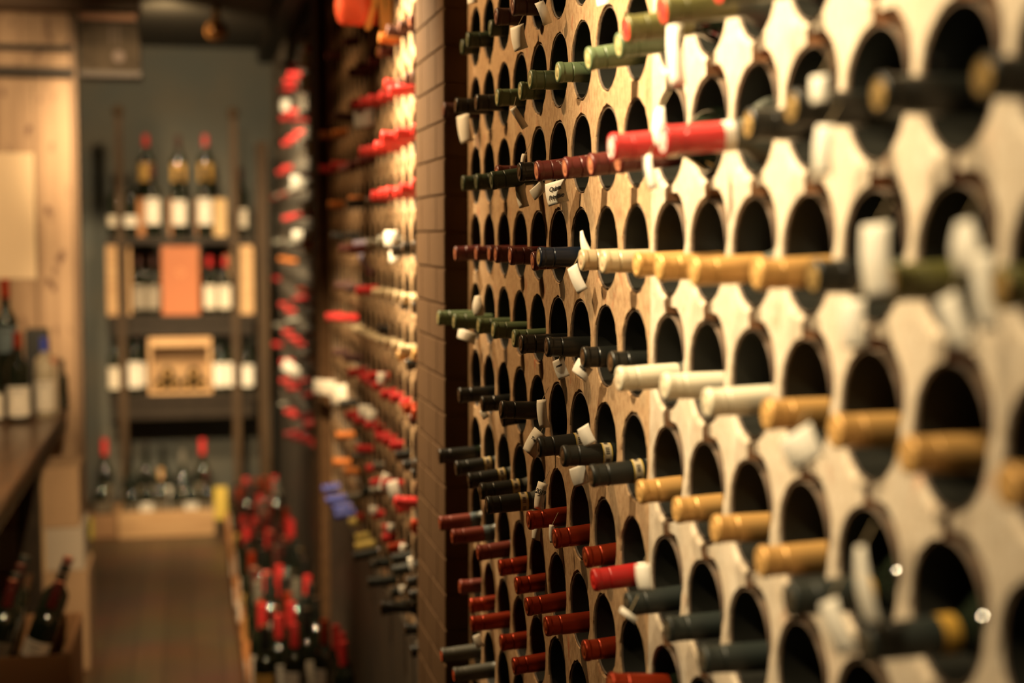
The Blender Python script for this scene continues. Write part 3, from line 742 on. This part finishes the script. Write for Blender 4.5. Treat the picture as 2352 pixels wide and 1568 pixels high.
for x, y, w, h, tl, lb, kw in T:
    near = x > 1400
    ptag(x, y, w, h, tl, X=W - (.075 if near else .03), label=lb, **kw)
TM = [(897, 548, 26, 34, 0, 'white tag on the violet strip in the middle rack', PAPER), (905, 590, 20, 26, 0, 'small white tag under the violet strips in the middle rack', PAPER),
      (748, 890, 50, 34, 0, 'tan tag in the middle rack near the far pillar', PAPER), (778, 908, 34, 46, 8, 'larger tan tag hanging in the middle rack near the far pillar', PAPER),
      (835, 272, 40, 38, 5, 'cream tag under the red necks high in the middle rack', PAPER), (845, 555, 62, 10, 5, 'upper violet paper strip in the middle rack', mat('violet_paper', (.50, .44, .62), .7)),
      (835, 600, 12, 66, 30, 'slanting violet paper strip in the middle rack', mat('violet_paper', (.50, .44, .62), .7)), (838, 945, 26, 28, 0, 'white tag above the pink red necks in the middle rack', PAPER),
      (852, 955, 22, 26, 0, 'second white tag above the pink red necks in the middle rack', PAPER), (882, 1110, 18, 44, -20, 'white tag beside the lower red necks in the middle rack', PAPER),
      (905, 1128, 24, 46, 20, 'large white tag right of the lower red necks in the middle rack', PAPER), (858, 1172, 16, 18, 0, 'small round white tag in the lower middle rack', PAPER),
      (897, 1212, 14, 18, 0, 'small white tag behind the red neck in the lower middle rack', PAPER), (926, 1258, 14, 18, 0, 'lowest small white tag by the red necks of the middle rack', PAPER),
      (876, 870, 18, 28, 0, 'white tag over the pink red necks beside the pale bars', PAPER), (925, 1355, 14, 20, 10, 'tan tag among the slate necks at the bottom of the middle rack', PAPER),
      (945, 1300, 10, 40, 20, 'narrow tan tag against the near pillar, low in the middle rack', PAPER)]
for x, y, w, h, tl, lb, cm in TM: ptag(x, y, w, h, tl, X=W - .034, label=lb, col=cm, string=False)
TF = [(702, 108, 15, 34, 0, 'pale tag at the very top of the far rack'), (700, 138, 22, 26, 0, 'round white tag high in the far rack'), (700, 188, 18, 38, -8, 'cream tag in the second red row of the far rack'),
      (655, 242, 18, 26, 0, 'cream tag left in the far rack below the top rows'), (711, 340, 16, 38, 0, 'grey white tag beside the far pillar in the far rack'), (690, 420, 40, 34, 0, 'wide pale tag below the pale pink row of the far rack'),
      (702, 478, 18, 32, 0, 'white tag in the middle height of the far rack'), (704, 560, 18, 56, 0, 'tall tan tag in the far rack beside the far pillar'), (683, 540, 20, 20, 0, 'round pale tag in the far rack'), (670, 850, 40, 26, -30, 'tan tag low in the far rack')]
for x, y, w, h, tl, lb in TF: ptag(x, y, w, h, tl, X=W - .038, label=lb, string=False)

# red paper decoration high in the middle rack
c = P(830, 20, X=W - .09)
t = empty('red_gift_wrap', c, 'crumpled orange red gift wrapping hanging high on the middle rack', 'decoration')
k = depth(c) / F
bm = bmesh.new(); rr = random.Random(3); n = 18
prof = [(.010, 70), (30, 62), (40, 40), (42, 20), (42, 0), (38, -18), (34, -34), (26, -42), (4, -40)]
for i, (r_, z) in enumerate(prof): prof[i] = (max(.5, r_) * k, z * k)
lathe(bm, prof, n)
for v in bm.verts:
    th = math.atan2(v.co.y, v.co.x); f = 1 + .28 * math.sin(5 * th + 1) * (.4 + .6 * (v.co.z < 0)); v.co.x *= f * 1.1; v.co.y *= f
    v.co += Vector((rr.uniform(-4, 4), rr.uniform(-4, 4), rr.uniform(-8, 8))) * k; v.co.y *= .6
o = finish('wrap_paper', bm, mat('orange_red_foil', (.72, .10, .04), .35), t, True); o.location = (-14 * k, 0, 6 * k)
for dx, tl in ((24, -14), (46, 4), (62, 0)):
    bm = bmesh.new(); box(bm, (-7 * k, -.004, -50 * k), (7 * k, .004, 45 * k), bev=.003)
    o = finish('ribbon', bm, mat('yellow_ribbon', (.85, .55, .16), .4), t); o.location = (dx * k, -.01, 0); o.rotation_euler = (0, math.radians(-tl), 0)

# ------------------------------------------------------------------ back wall bookcase
YS = 9.25
def pz(y, Y=YS): return P(400, y, Y=Y).z
def pxx(x, Y=YS): return P(x, 700, Y=Y).x
xl, xr = pxx(246), pxx(588)
t = empty('open_bookcase', ((xl + xr) / 2, YS, 0), 'dark open bookcase with brown posts against the blue grey back wall', 'shelving'); OB = t.location.copy()
SH = [(543, 560), (724, 742), (906, 924)]
for i, (a, b) in enumerate(SH):
    bm = bmesh.new(); box(bm, (xl - OB.x, 0, pz(b)), (xr - OB.x, .42, pz(a)), bev=.004); finish('shelf', bm, DARKWOOD, t)
for (a, b) in ((742.5, 770), (924.5, 962)):
    bm = bmesh.new(); box(bm, (xl - OB.x + .02, .02, pz(b)), (xr - OB.x - .02, .05, pz(a))); finish('apron', bm, DARKWOOD, t)
for x in (280, 541):
    bm = bmesh.new(); box(bm, (pxx(x - 9) - OB.x, -.035, 0), (pxx(x + 9) - OB.x, -.001, pz(268)), bev=.005); pst = finish('post', bm, BROWNWOOD, t)
    bm = bmesh.new(); M = Matrix.Translation((pxx(x) - OB.x, -.018, pz(262))); lathe(bm, [(.02, -.02), (.030, -.005), (.034, .015), (.025, .035), (.008, .045)], 16, M=M)
    finish('knob', bm, BROWNWOOD, pst, True)
for x in (590,):
    bm = bmesh.new(); box(bm, (pxx(592, 9.3), 9.25, 0), (pxx(618, 9.3), 9.42, P(600, 325, Y=9.25).z), bev=.005)
    tag(finish('wooden_post', bm, BROWNWOOD), 'plain brown wooden post right of the bookcase', 'post')

def stand(px, ytop, ybase, Y, kind, label, group, L=.30, lab=None, zbase=None, tilt=0, tiltx=0, gmat=None, cap_l=.052, rad=None, xy=1.26):
    """a bottle on its base; its height comes from its top and base"""
    b = P(px, ybase, Y=Y); z0 = zbase if zbase is not None else b.z
    h = P(px, ytop, Y=Y).z - z0
    s = h / L
    M = Matrix.Translation((b.x, Y, z0)) @ Matrix.Rotation(math.radians(tilt), 4, 'Y') @ Matrix.Rotation(math.radians(tiltx), 4, 'X')
    r = make_bottle(kind, M, label, group, L=L, seg=18, lab=lab, sc=s, gmat=gmat, cap_l=cap_l)
    q = min(s, xy); r.matrix_world = M @ Matrix.Diagonal((q, q, s, 1))
    if rad:
        for ch in r.children:
            if ch.name.startswith(('glass_body', 'label')): pass
    return r
CREAM = LABELP; GOLDL = mat('gold_label', (.62, .38, .10), .5); BLUEL = mat('blue_label', (.12, .16, .17), .6); WHITEL = mat('white_label', (.85, .80, .70), .6)
KRAFT = mat('kraft_paper', (.50, .25, .09), .7)
LB = (WHITEL, .05, .135)
z1 = pz(543) + .0005; z2 = pz(724) + .0005; z3 = pz(906) + .0005
G1 = 'large bottles on the top bookcase shelf'
# riser under the back row
for a, b in ((318, 356), (392, 432), (453, 493)):
    bm = bmesh.new(); box(bm, (pxx(a, 9.45), 9.42, z1), (pxx(b, 9.45), 9.56, P(400, 455, Y=9.42).z), bev=.003)
    nm = {318: 'left', 392: 'middle', 453: 'right'}[a]
    tag(finish('wooden_riser', bm, WOODB), f'orange wooden riser block under the {nm} back bottle on the top shelf', 'box', 'wooden risers on the top shelf')
ztr = P(400, 455, Y=9.42).z + .0005
for x, y, k, d in ((337, 310, 'red', 'left'), (411, 312, 'dmaroon', 'middle'), (473, 310, 'red', 'right')):
    stand(x, y, 455, 9.49, k, f'large dark bottle with gold label, {d} of the back three on the top shelf', G1, lab=(GOLDL, .08, .165), zbase=ztr)
for x, y, k, d in ((352, 378, 'maroon', 'left'), (413, 388, 'black', 'middle'), (472, 380, 'black', 'right')):
    stand(x, y, 538, 9.34, k, f'white labelled bottle, {d} of the front three on the top shelf', G1, lab=(WHITEL, .05, .16), zbase=z1)
stand(266, 400, 538, 9.31, 'black', 'dark bottle outside the left post on the top shelf', G1, lab=(CREAM, .05, .10), zbase=z1)
stand(299, 400, 538, 9.385, 'black', 'dark bottle just right of the left post on the top shelf', G1, lab=(WHITEL, .05, .10), zbase=z1)
stand(552, 385, 538, 9.36, 'dmaroon', 'dark cream-labelled bottle at the right post of the top shelf', G1, lab=(CREAM, .04, .12), zbase=z1)
def bx(px0, px1, py0, zb, Y, dep, m, name, label, cat, group=None, rot=0):
    a = P(px0, 700, Y=Y).x; b = P(px1, 700, Y=Y).x; z = P((px0 + px1) / 2, py0, Y=Y).z
    bm = bmesh.new(); box(bm, (a, Y, zb), (b, Y + dep, z), bev=.003)
    return tag(finish(name, bm, m), label, cat, group)
bx(494, 523, 456, z1, 9.40, .1, mat('cream_box', (.62, .42, .20), .6), 'gift_box', 'cream upright gift box right of the white labelled bottles, top shelf', 'box')
WB = 'tall wooden bottle boxes on the middle shelf'
bx(246, 272, 563, z2, 9.27, .12, WOOD, 'wooden_bottle_box', 'tall light wooden bottle box at the left end of the middle shelf', 'box', WB)
bx(294, 302, 564, z2, 9.31, .12, WOOD, 'wooden_bottle_box', 'narrow light wooden box just right of the left post, middle shelf', 'box', WB)
bx(551, 583, 563, z2, 9.27, .12, WOOD, 'wooden_bottle_box', 'tall light wooden bottle box at the right end of the middle shelf', 'box', WB)
bx(516, 534, 564, z2, 9.50, .10, WOOD, 'wooden_bottle_box', 'light wooden box behind the bottles left of the right post, middle shelf', 'box', WB)
a = P(370, 565, Y=9.27); b = P(459, 722, Y=9.27)
t = empty('orange_gift_box', ((a.x + b.x) / 2, 9.27, z2), 'large orange square gift box in the centre of the middle shelf', 'box')
bm = bmesh.new(); box(bm, (a.x - t.location.x, 0, 0), (b.x - t.location.x, .12, a.z - z2), bev=.004); finish('box_body', bm, mat('orange_card', (.44, .135, .04), .5), t)
bm = bmesh.new(); lathe(bm, [(.022, -.0015), (.022, .001), (.017, .001), (.017, -.0015)], 20, cap0=False, cap1=False, M=Matrix.Translation((0, -.001, (a.z - z2) * .62)) @ Matrix.Rotation(math.pi / 2, 4, 'X')); finish('pale_emblem', bm, mat('pale_orange', (.72, .32, .12), .4), t)
for i, (x, k, m, d) in enumerate(((325, 'dmaroon', GLASS, 'left of the dark pair'), (348, 'dmaroon', GLASS, 'right of the dark pair'), (487, 'red', GLASS, 'left of the cream-labelled pair'), (514, 'red', GLASS, 'right of the cream-labelled pair'))):
    stand({325: 321, 348: 353, 487: 483, 514: 518}[x], 588, 718, 9.38, k, f'bottle {d} on the middle shelf', 'bottles on the middle bookcase shelf', lab=((mat('grey_label', (.33, .29, .23), .6) if i < 2 else CREAM), .03, .15), zbase=z2, xy=1.12)
G3 = 'bottles on the lower bookcase shelf'
for x, y, k, d, Y in ((265, 768, 'black', 'cream-labelled bottle at the left end of the lower shelf', 9.34), (310, 745, 'orange', 'red capped white-labelled bottle left of the wooden crate', 9.34), (331, 757, 'orange', 'second red capped bottle tucked against the crate left side', 9.46),
                   (501, 755, 'black', 'white-labelled bottle right beside the wooden crate', 9.34), (527, 755, 'dmaroon', 'white-labelled bottle left of the right post on the lower shelf', 9.34), (564, 765, 'black', 'white-labelled bottle at the right end of the lower shelf', 9.34)):
    stand({501: 505, 527: 536, 564: 569, 331: 322}.get(x, x), y, 902, Y, k, d, G3, xy=1.08, lab=(WHITEL if x > 300 else CREAM, .03, .14), zbase=z3)
# wooden crate holding six bottles laid down
a = P(340, 776, Y=9.28); b = P(487, 905, Y=9.28); xc = (a.x + b.x) / 2; hw = (b.x - a.x) / 2; hh = a.z - z3
t = empty('wooden_wine_crate', (xc, 9.28, z3), 'open light wooden crate with six bottles on the lower shelf', 'crate')
for nm, p, q in (('side_board', (-hw, 0, 0), (-hw + .02, .32, hh)), ('side_board', (hw - .02, 0, 0), (hw, .32, hh)), ('bottom_board', (-hw + .0205, 0, 0), (hw - .0205, .32, .015)),
                 ('top_board', (-hw + .0205, 0, hh - .055), (hw - .0205, .012, hh)), ('back_board', (-hw + .0205, .305, .016), (hw - .0205, .32, hh))):
    bm = bmesh.new(); box(bm, p, q, bev=.002); finish(nm, bm, WOOD, t)
bm = bmesh.new(); box(bm, (-hw + .021, .29, hh - .11), (hw - .021, .304, hh - .06)); finish('dark_slat', bm, mat('slot_wood', (.16, .07, .02), .7), t)
gi = 0
for x, y, k in ((383, 866, 'u'), (447, 866, 'u'), (364, 886, 'l'), (399, 886, 'l'), (434, 886, 'l'), (469, 886, 'l')):
    q = P(x, y, Y=9.26); r0 = .036; zc_ = z3 + .016 + r0 * 1.06 if k == 'l' else z3 + .016 + r0 * 2.85
    M = Matrix.Translation((q.x if k == 'u' else xc + (gi - 3.5) * .0795, 9.26 + .30, zc_)) @ Matrix.Rotation(math.pi / 2, 4, 'X')
    if k == 'u': M = Matrix.Translation((xc + (-.0795 if gi == 0 else .0795), 9.56, zc_ + .001)) @ Matrix.Rotation(math.pi / 2, 4, 'X')
    wh = {0: 'upper left', 1: 'upper right', 2: 'far left bottom', 3: 'inner left bottom', 4: 'inner right bottom', 5: 'far right bottom'}[gi]
    make_bottle('gold', M, f'gold capped bottle lying in the shelf crate, {wh} position', 'bottles lying in the crate on the lower shelf', seg=16, sc=.96, L=.30)
    gi += 1

# ------------------------------------------------------------------ display in front of the bookcase
def crate(x0, x1, y0, y1, z0, h, m, label, group=None):
    t = empty('wooden_crate', ((x0 + x1) / 2, y0, z0), label, 'crate', group)
    hw = (x1 - x0) / 2; D = y1 - y0; th = .012
    for nm, p, q in (('front_board', (-hw, 0, 0), (hw, th, h)), ('back_board', (-hw, D - th, 0), (hw, D, h)), ('side_board', (-hw, th + .0005, 0), (-hw + th, D - th - .0005, h)),
                     ('side_board', (hw - th, th + .0005, 0), (hw, D - th - .0005, h)), ('bottom_board', (-hw + th + .0005, th + .0005, 0), (hw - th - .0005, D - th - .0005, .012))):
        bm = bmesh.new(); box(bm, p, q, bev=.0015); finish(nm, bm, m, t)
    return t
YD = 8.62
a = P(272, 1236, Y=YD); b = P(500, 1236, Y=YD)
crate(a.x, b.x, YD, YD + .36, 0, P(400, 1172, Y=YD).z, WOOD, 'long pale wooden display crate at the end of the aisle')
a2 = P(207, 1236, Y=YD + .05)
crate(a2.x, a.x - .01, YD + .05, YD + .36, 0, P(230, 1185, Y=YD).z, mat('dim_crate_wood', (.34, .19, .09), .7), 'short brown crate left of the pale display crate')
G4 = 'bottles in the display crates at the aisle end'
rr = random.Random(9)
DB = [(243, 1008, 'red', 'red long capsule bottle at the left of the display crates'), (301, 1040, 'black', 'black bottle second from left in the display crates'), (337, 1015, 'black', 'tall black bottle behind the display crate front, third from left'),
      (377, 1022, 'black', 'dark bottle with white oval label in the display crate middle'), (421, 1035, 'grey', 'grey topped bottle in the display crate right of middle'), (467, 1008, 'red', 'bright red capped bottle right in the display crate'),
      ]
for i, (x, y, k, d) in enumerate(DB):
    stand(x, y, 1175, YD + .26, k, d, G4, xy=1.22, lab=(WHITEL if i in (3,) else mat('dim_label', (.16, .13, .09), .7), .06, .15), zbase=.013)
for i, (x, y, k, d) in enumerate(((233, 1075, 'black', 'shorter dark bottle at far left front of the display crates'), (302, 1090, 'slate', 'short slate capped bottle near the left of the display crates'), (337, 1085, 'black', 'front black bottle with low white label, left part'), (371, 1075, 'gold', 'front bottle with gold cap in the display crate'),
                   (406, 1090, 'black', 'front black bottle in the display crate centre'), (440, 1085, 'black', 'front black bottle beside the centre right of the display crate'), (474, 1080, 'dmaroon', 'front dark red capped bottle at the display crate right end'))):
    stand(x, y, 1190, YD + .12, k, d, G4, xy=1.1, lab=(WHITEL if i in (2, 5) else mat('dim_label', (.16, .13, .09), .7), .10 if i != 1 else .05, .15), zbase=.013)
bm = bmesh.new(); a = P(492, 1118, Y=YD - .03); b = P(522, 1192, Y=YD - .03); box(bm, (a.x, YD - .03, b.z), (b.x, YD - .027, a.z)); box(bm, (a.x, YD - .027, 0), (a.x + .01, YD - .02, a.z), 1)
tag(finish('yellow_price_card', bm, [mat('yellow_card', (.70, .52, .10), .6), BLACK]), 'yellow upright price card at the right end of the pale display crate', 'card')
bm = bmesh.new(); a = P(192, 1190, Y=YD - .1); b = P(214, 1238, Y=YD - .1); box(bm, (a.x, YD - .1, b.z - .0), (b.x, YD - .097, a.z)); box(bm, (a.x + .01, YD - .0965, 0), (b.x - .01, YD - .08, a.z - .02), 1)
tag(finish('yellow_price_card', bm, [mat('yellow_green_card', (.50, .42, .05), .6), BLACK]), 'small yellow green card standing by the cardboard boxes', 'card')

# floor crates with bottles along the right side
CR = [(5.18, 5.73), (5.75, 6.30), (6.33, 6.88), (6.91, 7.46), (7.50, 8.05), (8.09, 8.54)]
kinds = ['red', 'black', 'orange', 'black', 'red', 'maroon', 'orange', 'black', 'slate', 'dmaroon', 'blackgold', 'red', 'grey']
G5 = 'bottles standing in the floor crates'
for ci, (ya, yb) in enumerate(CR):
    if ci == 3: begin_stuff()
    x0, x1 = .185, .185 + (.335 if ci < 5 else .335)
    crate(x0, x1, ya, yb, 0, (.13, .15, .12, .14, .13, .14)[ci], WOODB, f'orange wooden floor crate of bottles, {ordn(ci + 1)} nearest to the camera', 'floor crates along the rack')
    nr = int((yb - ya - .125) / .087) + 1
    for j in range(nr):
        for i in range(3 if j % 2 == 0 else 2):
            if rr.random() < .04: continue
            x = x0 + .012 + (.0515 if j % 2 == 0 else .1035) + i * .1045 + rr.uniform(-.002, .002); y = ya + .0625 + j * .087 + rr.uniform(-.002, .002)
            kd = rr.choice(kinds); s = rr.uniform(1.10, 1.24)
            gm = None
            lm = rr.choice([WHITEL, CREAM, None, WHITEL, GOLDL])
            M = Matrix.Translation((x, y, .0125)) @ Matrix.Rotation(rr.uniform(-1.2, .2), 4, 'Z')
            make_bottle(kd, M, f'{KIND[kd][0]} capped bottle, {ordn(ci + 1)} nearest floor crate, {ordn(j + 1)} row back, {("left", "middle", "right")[i] if j % 2 == 0 else ("left", "right")[i]}', G5, L=.30, seg=16, lab=(lm, .05, .15) if lm else None, sc=s, gmat=gm)
end_stuff('crate_bottles', 'red and dark capped bottles crowded in the farthest floor crates', 'bottles')
for i, (cy_, w_, z_) in enumerate(((5.30, .06, .12), (5.88, .07, .20), (6.12, .07, .13), (6.60, .08, .08), (7.1, .08, .1))):
    bm = bmesh.new(); box(bm, (.1815, cy_, z_), (.1845, cy_ + w_ * 2.4, z_ + .045)); tag(finish('price_card', bm, WHITEL), f'white price card on the aisle side of floor crate {ordn(i + 1 if i < 2 else (2 if i == 2 else i))}' + (' at its far end' if i == 2 else ''), 'card', 'price cards on the floor crates')
# red bottles on a stool-high box beside the rack
a = P(757, 1568, Y=4.75)
bm = bmesh.new(); box(bm, (.40, 4.60, 0), (.535, 4.98, .135), bev=.003); tag(finish('carton', bm, CARD), 'brown carton under the red capped bottles by the rack foot', 'box')
for i, (dy, dx) in enumerate(((0.05, .0), (.15, .004), (.25, -.003))):
    make_bottle('red', Matrix.Translation((.468 + dx, 4.62 + dy, .1355)), f'bright red capped bottle on the carton by the rack foot, {ordn(i + 1)} from the camera', 'red capped bottles on the carton', L=.30, seg=18, cap_l=.11, sc=.98)

# ------------------------------------------------------------------ left counter
zc = .95
e0 = P(0, 1180, Z=zc); e1 = P(150, 930, Z=zc); XC = (e0.x + e1.x) / 2; YE = e1.y
print('counter', e0, e1)
t = empty('wooden_counter', (XC, 2.2, 0), 'dark glossy wooden counter along the left side of the aisle', 'counter')
bm = bmesh.new(); box(bm, (-1.1 + .0, 0, zc - .028), (0, YE - 2.2, zc), bev=.004); finish('counter_top', bm, COUNTERW, t)
bm = bmesh.new(); box(bm, (-1.08, .02, zc - .10), (-.015, YE - 2.22, zc - .0285), bev=.003); finish('apron', bm, mat('grey_apron', (.085, .07, .05), .5), t)
for yy in (YE - 2.2 - 1.25,):
    bm = bmesh.new(); box(bm, (-.10, yy, 0), (-.02, yy + .08, zc - .1005), bev=.004); finish('leg', bm, DARKWOOD, t)
bm = bmesh.new(); box(bm, (-1.08, 5.2 - 2.2, .42), (-.05, YE - 2.2 - 1.17, .45), bev=.003)
finish('lower_shelf', bm, COUNTERW, t)
zt = zc + .0005
bx(55, 105, 757, zt, YE - .16, .14, BLACK, 'black_box', 'black box at the far end of the counter', 'box')
q = P(18, 640, Y=YE - .36)
bm = bmesh.new(); box(bm, (q.x - .07, YE - .43, zt), (q.x + .07, YE - .29, zt + .12), bev=.003); tag(finish('dark_carton', bm, mat('dark_card', (.03, .025, .02), .7)), 'dark carton carrying the red topped bottle on the counter', 'box')
stand(18, 640, 900, YE - .36, 'orange', 'red capped large bottle with blue grey label standing on the counter carton', 'bottles on the counter', lab=(BLUEL, .10, .17), zbase=zt + .1205)
stand(44, 762, 937, YE - .58, 'orange', 'red capped dark bottle with cream label at the counter front', 'bottles on the counter', lab=(CREAM, .02, .12), zbase=zt)
stand(-14, 800, 945, YE - .60, 'black', 'dark bottle cut by the left edge on the counter', 'bottles on the counter', lab=(CREAM, .02, .12), zbase=zt)
bx(78, 128, 822, zt, YE - .34, .12, mat('cream_printed', (.52, .40, .25), .6, noise=((14, 14, 14), (.36, .16, .08), .55, .65)), 'gift_box', 'cream printed box beside the bottles on the counter', 'box')
stand(104, 775, 935, YE - .46, 'blue', 'blue capped clear bottle beside the cream box on the counter', 'bottles on the counter', zbase=zt, lab=(CREAM, .03, .14), gmat=mat('pale_glass', (.45, .38, .26), .15))
stand(143, 825, 925, YE - .10, 'black', 'small dark bottle at the far corner of the counter', 'bottles on the counter', zbase=zt)
# cardboard boxes stacked under the counter end
yb0 = 6.0; x1 = P(204, 1400, Y=yb0).x
zz = 0.0
for i, (h, m, d) in enumerate(((.40, CARD, 'brown cardboard box at the bottom of the stack under the counter end'), (.17, GREYCARD, 'greyish cardboard box in the middle of the stack by the counter'), (.24, CARD, 'brown cardboard box on top of the stack by the counter'))):
    bm = bmesh.new(); w2 = (.42, .38, .40)[i]; box(bm, (x1 - w2 - (.02 if i == 1 else 0), yb0 + .02 * i, zz + .0005), (x1 - .015 * i, yb0 + .36, zz + h), bev=.004)
    tt = tag(finish('cardboard_box', bm, m), d, 'box', 'boxes stacked by the counter')
    bm = bmesh.new(); box(bm, (x1 - w2 / 2 - .03, yb0 + .02 * i - .0015, zz + .001), (x1 - w2 / 2 + .03, yb0 + .02 * i - .0005, zz + h)); finish('tape', bm, mat('tan_tape', (.36, .24, .12), .35), tt)
    zz += h + .0005
bx(150, 196, 1000, zz - .81 if False else zz, 6.6, .10, CARD, 'small_carton', 'small carton behind the stacked boxes', 'box') if False else None
# bin of leaning bottles at the bottom left
a = P(180, 1480, Y=4.75)
t = crate(a.x - .52, a.x, 4.45, 4.95, 0, .50, mat('brown_bin_wood', (.24, .12, .05), .6), 'brown wooden bin of leaning bottles at the lower left')
G6 = 'bottles leaning in the bin at the lower left'
kk = ['black', 'dmaroon', 'black', 'maroon', 'slate', 'black']
for j in range(4):
    for i in range(4):
        x = a.x - .455 + i * .118; y = 4.52 + j * .115
        kd = rr.choice(kk)
        M = Matrix.Translation((x - .012 * i, y, .397)) @ Matrix.Rotation(math.radians(4 + i * 5), 4, 'Y') @ Matrix.Rotation(math.radians(rr.uniform(-3, 3)), 4, 'X') @ Matrix.Rotation(rr.uniform(-.3, .7), 4, 'Z')
        make_bottle(kd, M, f'{KIND[kd][0]} capped bottle in the lower left bin, {ordn(j + 1)} row back, {ordn(4 - i)} from aisle', G6, L=.30, seg=16, sc=1.08, lab=(rr.choice([WHITEL, CREAM, mat('dim_label', (.16, .13, .09), .7)]), .085, .135))
bm = bmesh.new(); box(bm, (a.x - .49, 4.48, .0125), (a.x - .03, 4.92, .38)); tag(finish('packing_block', bm, DARKWOOD), 'dark packing block under the bottles inside the lower left bin', 'block')
print('objects', len(bpy.data.objects))
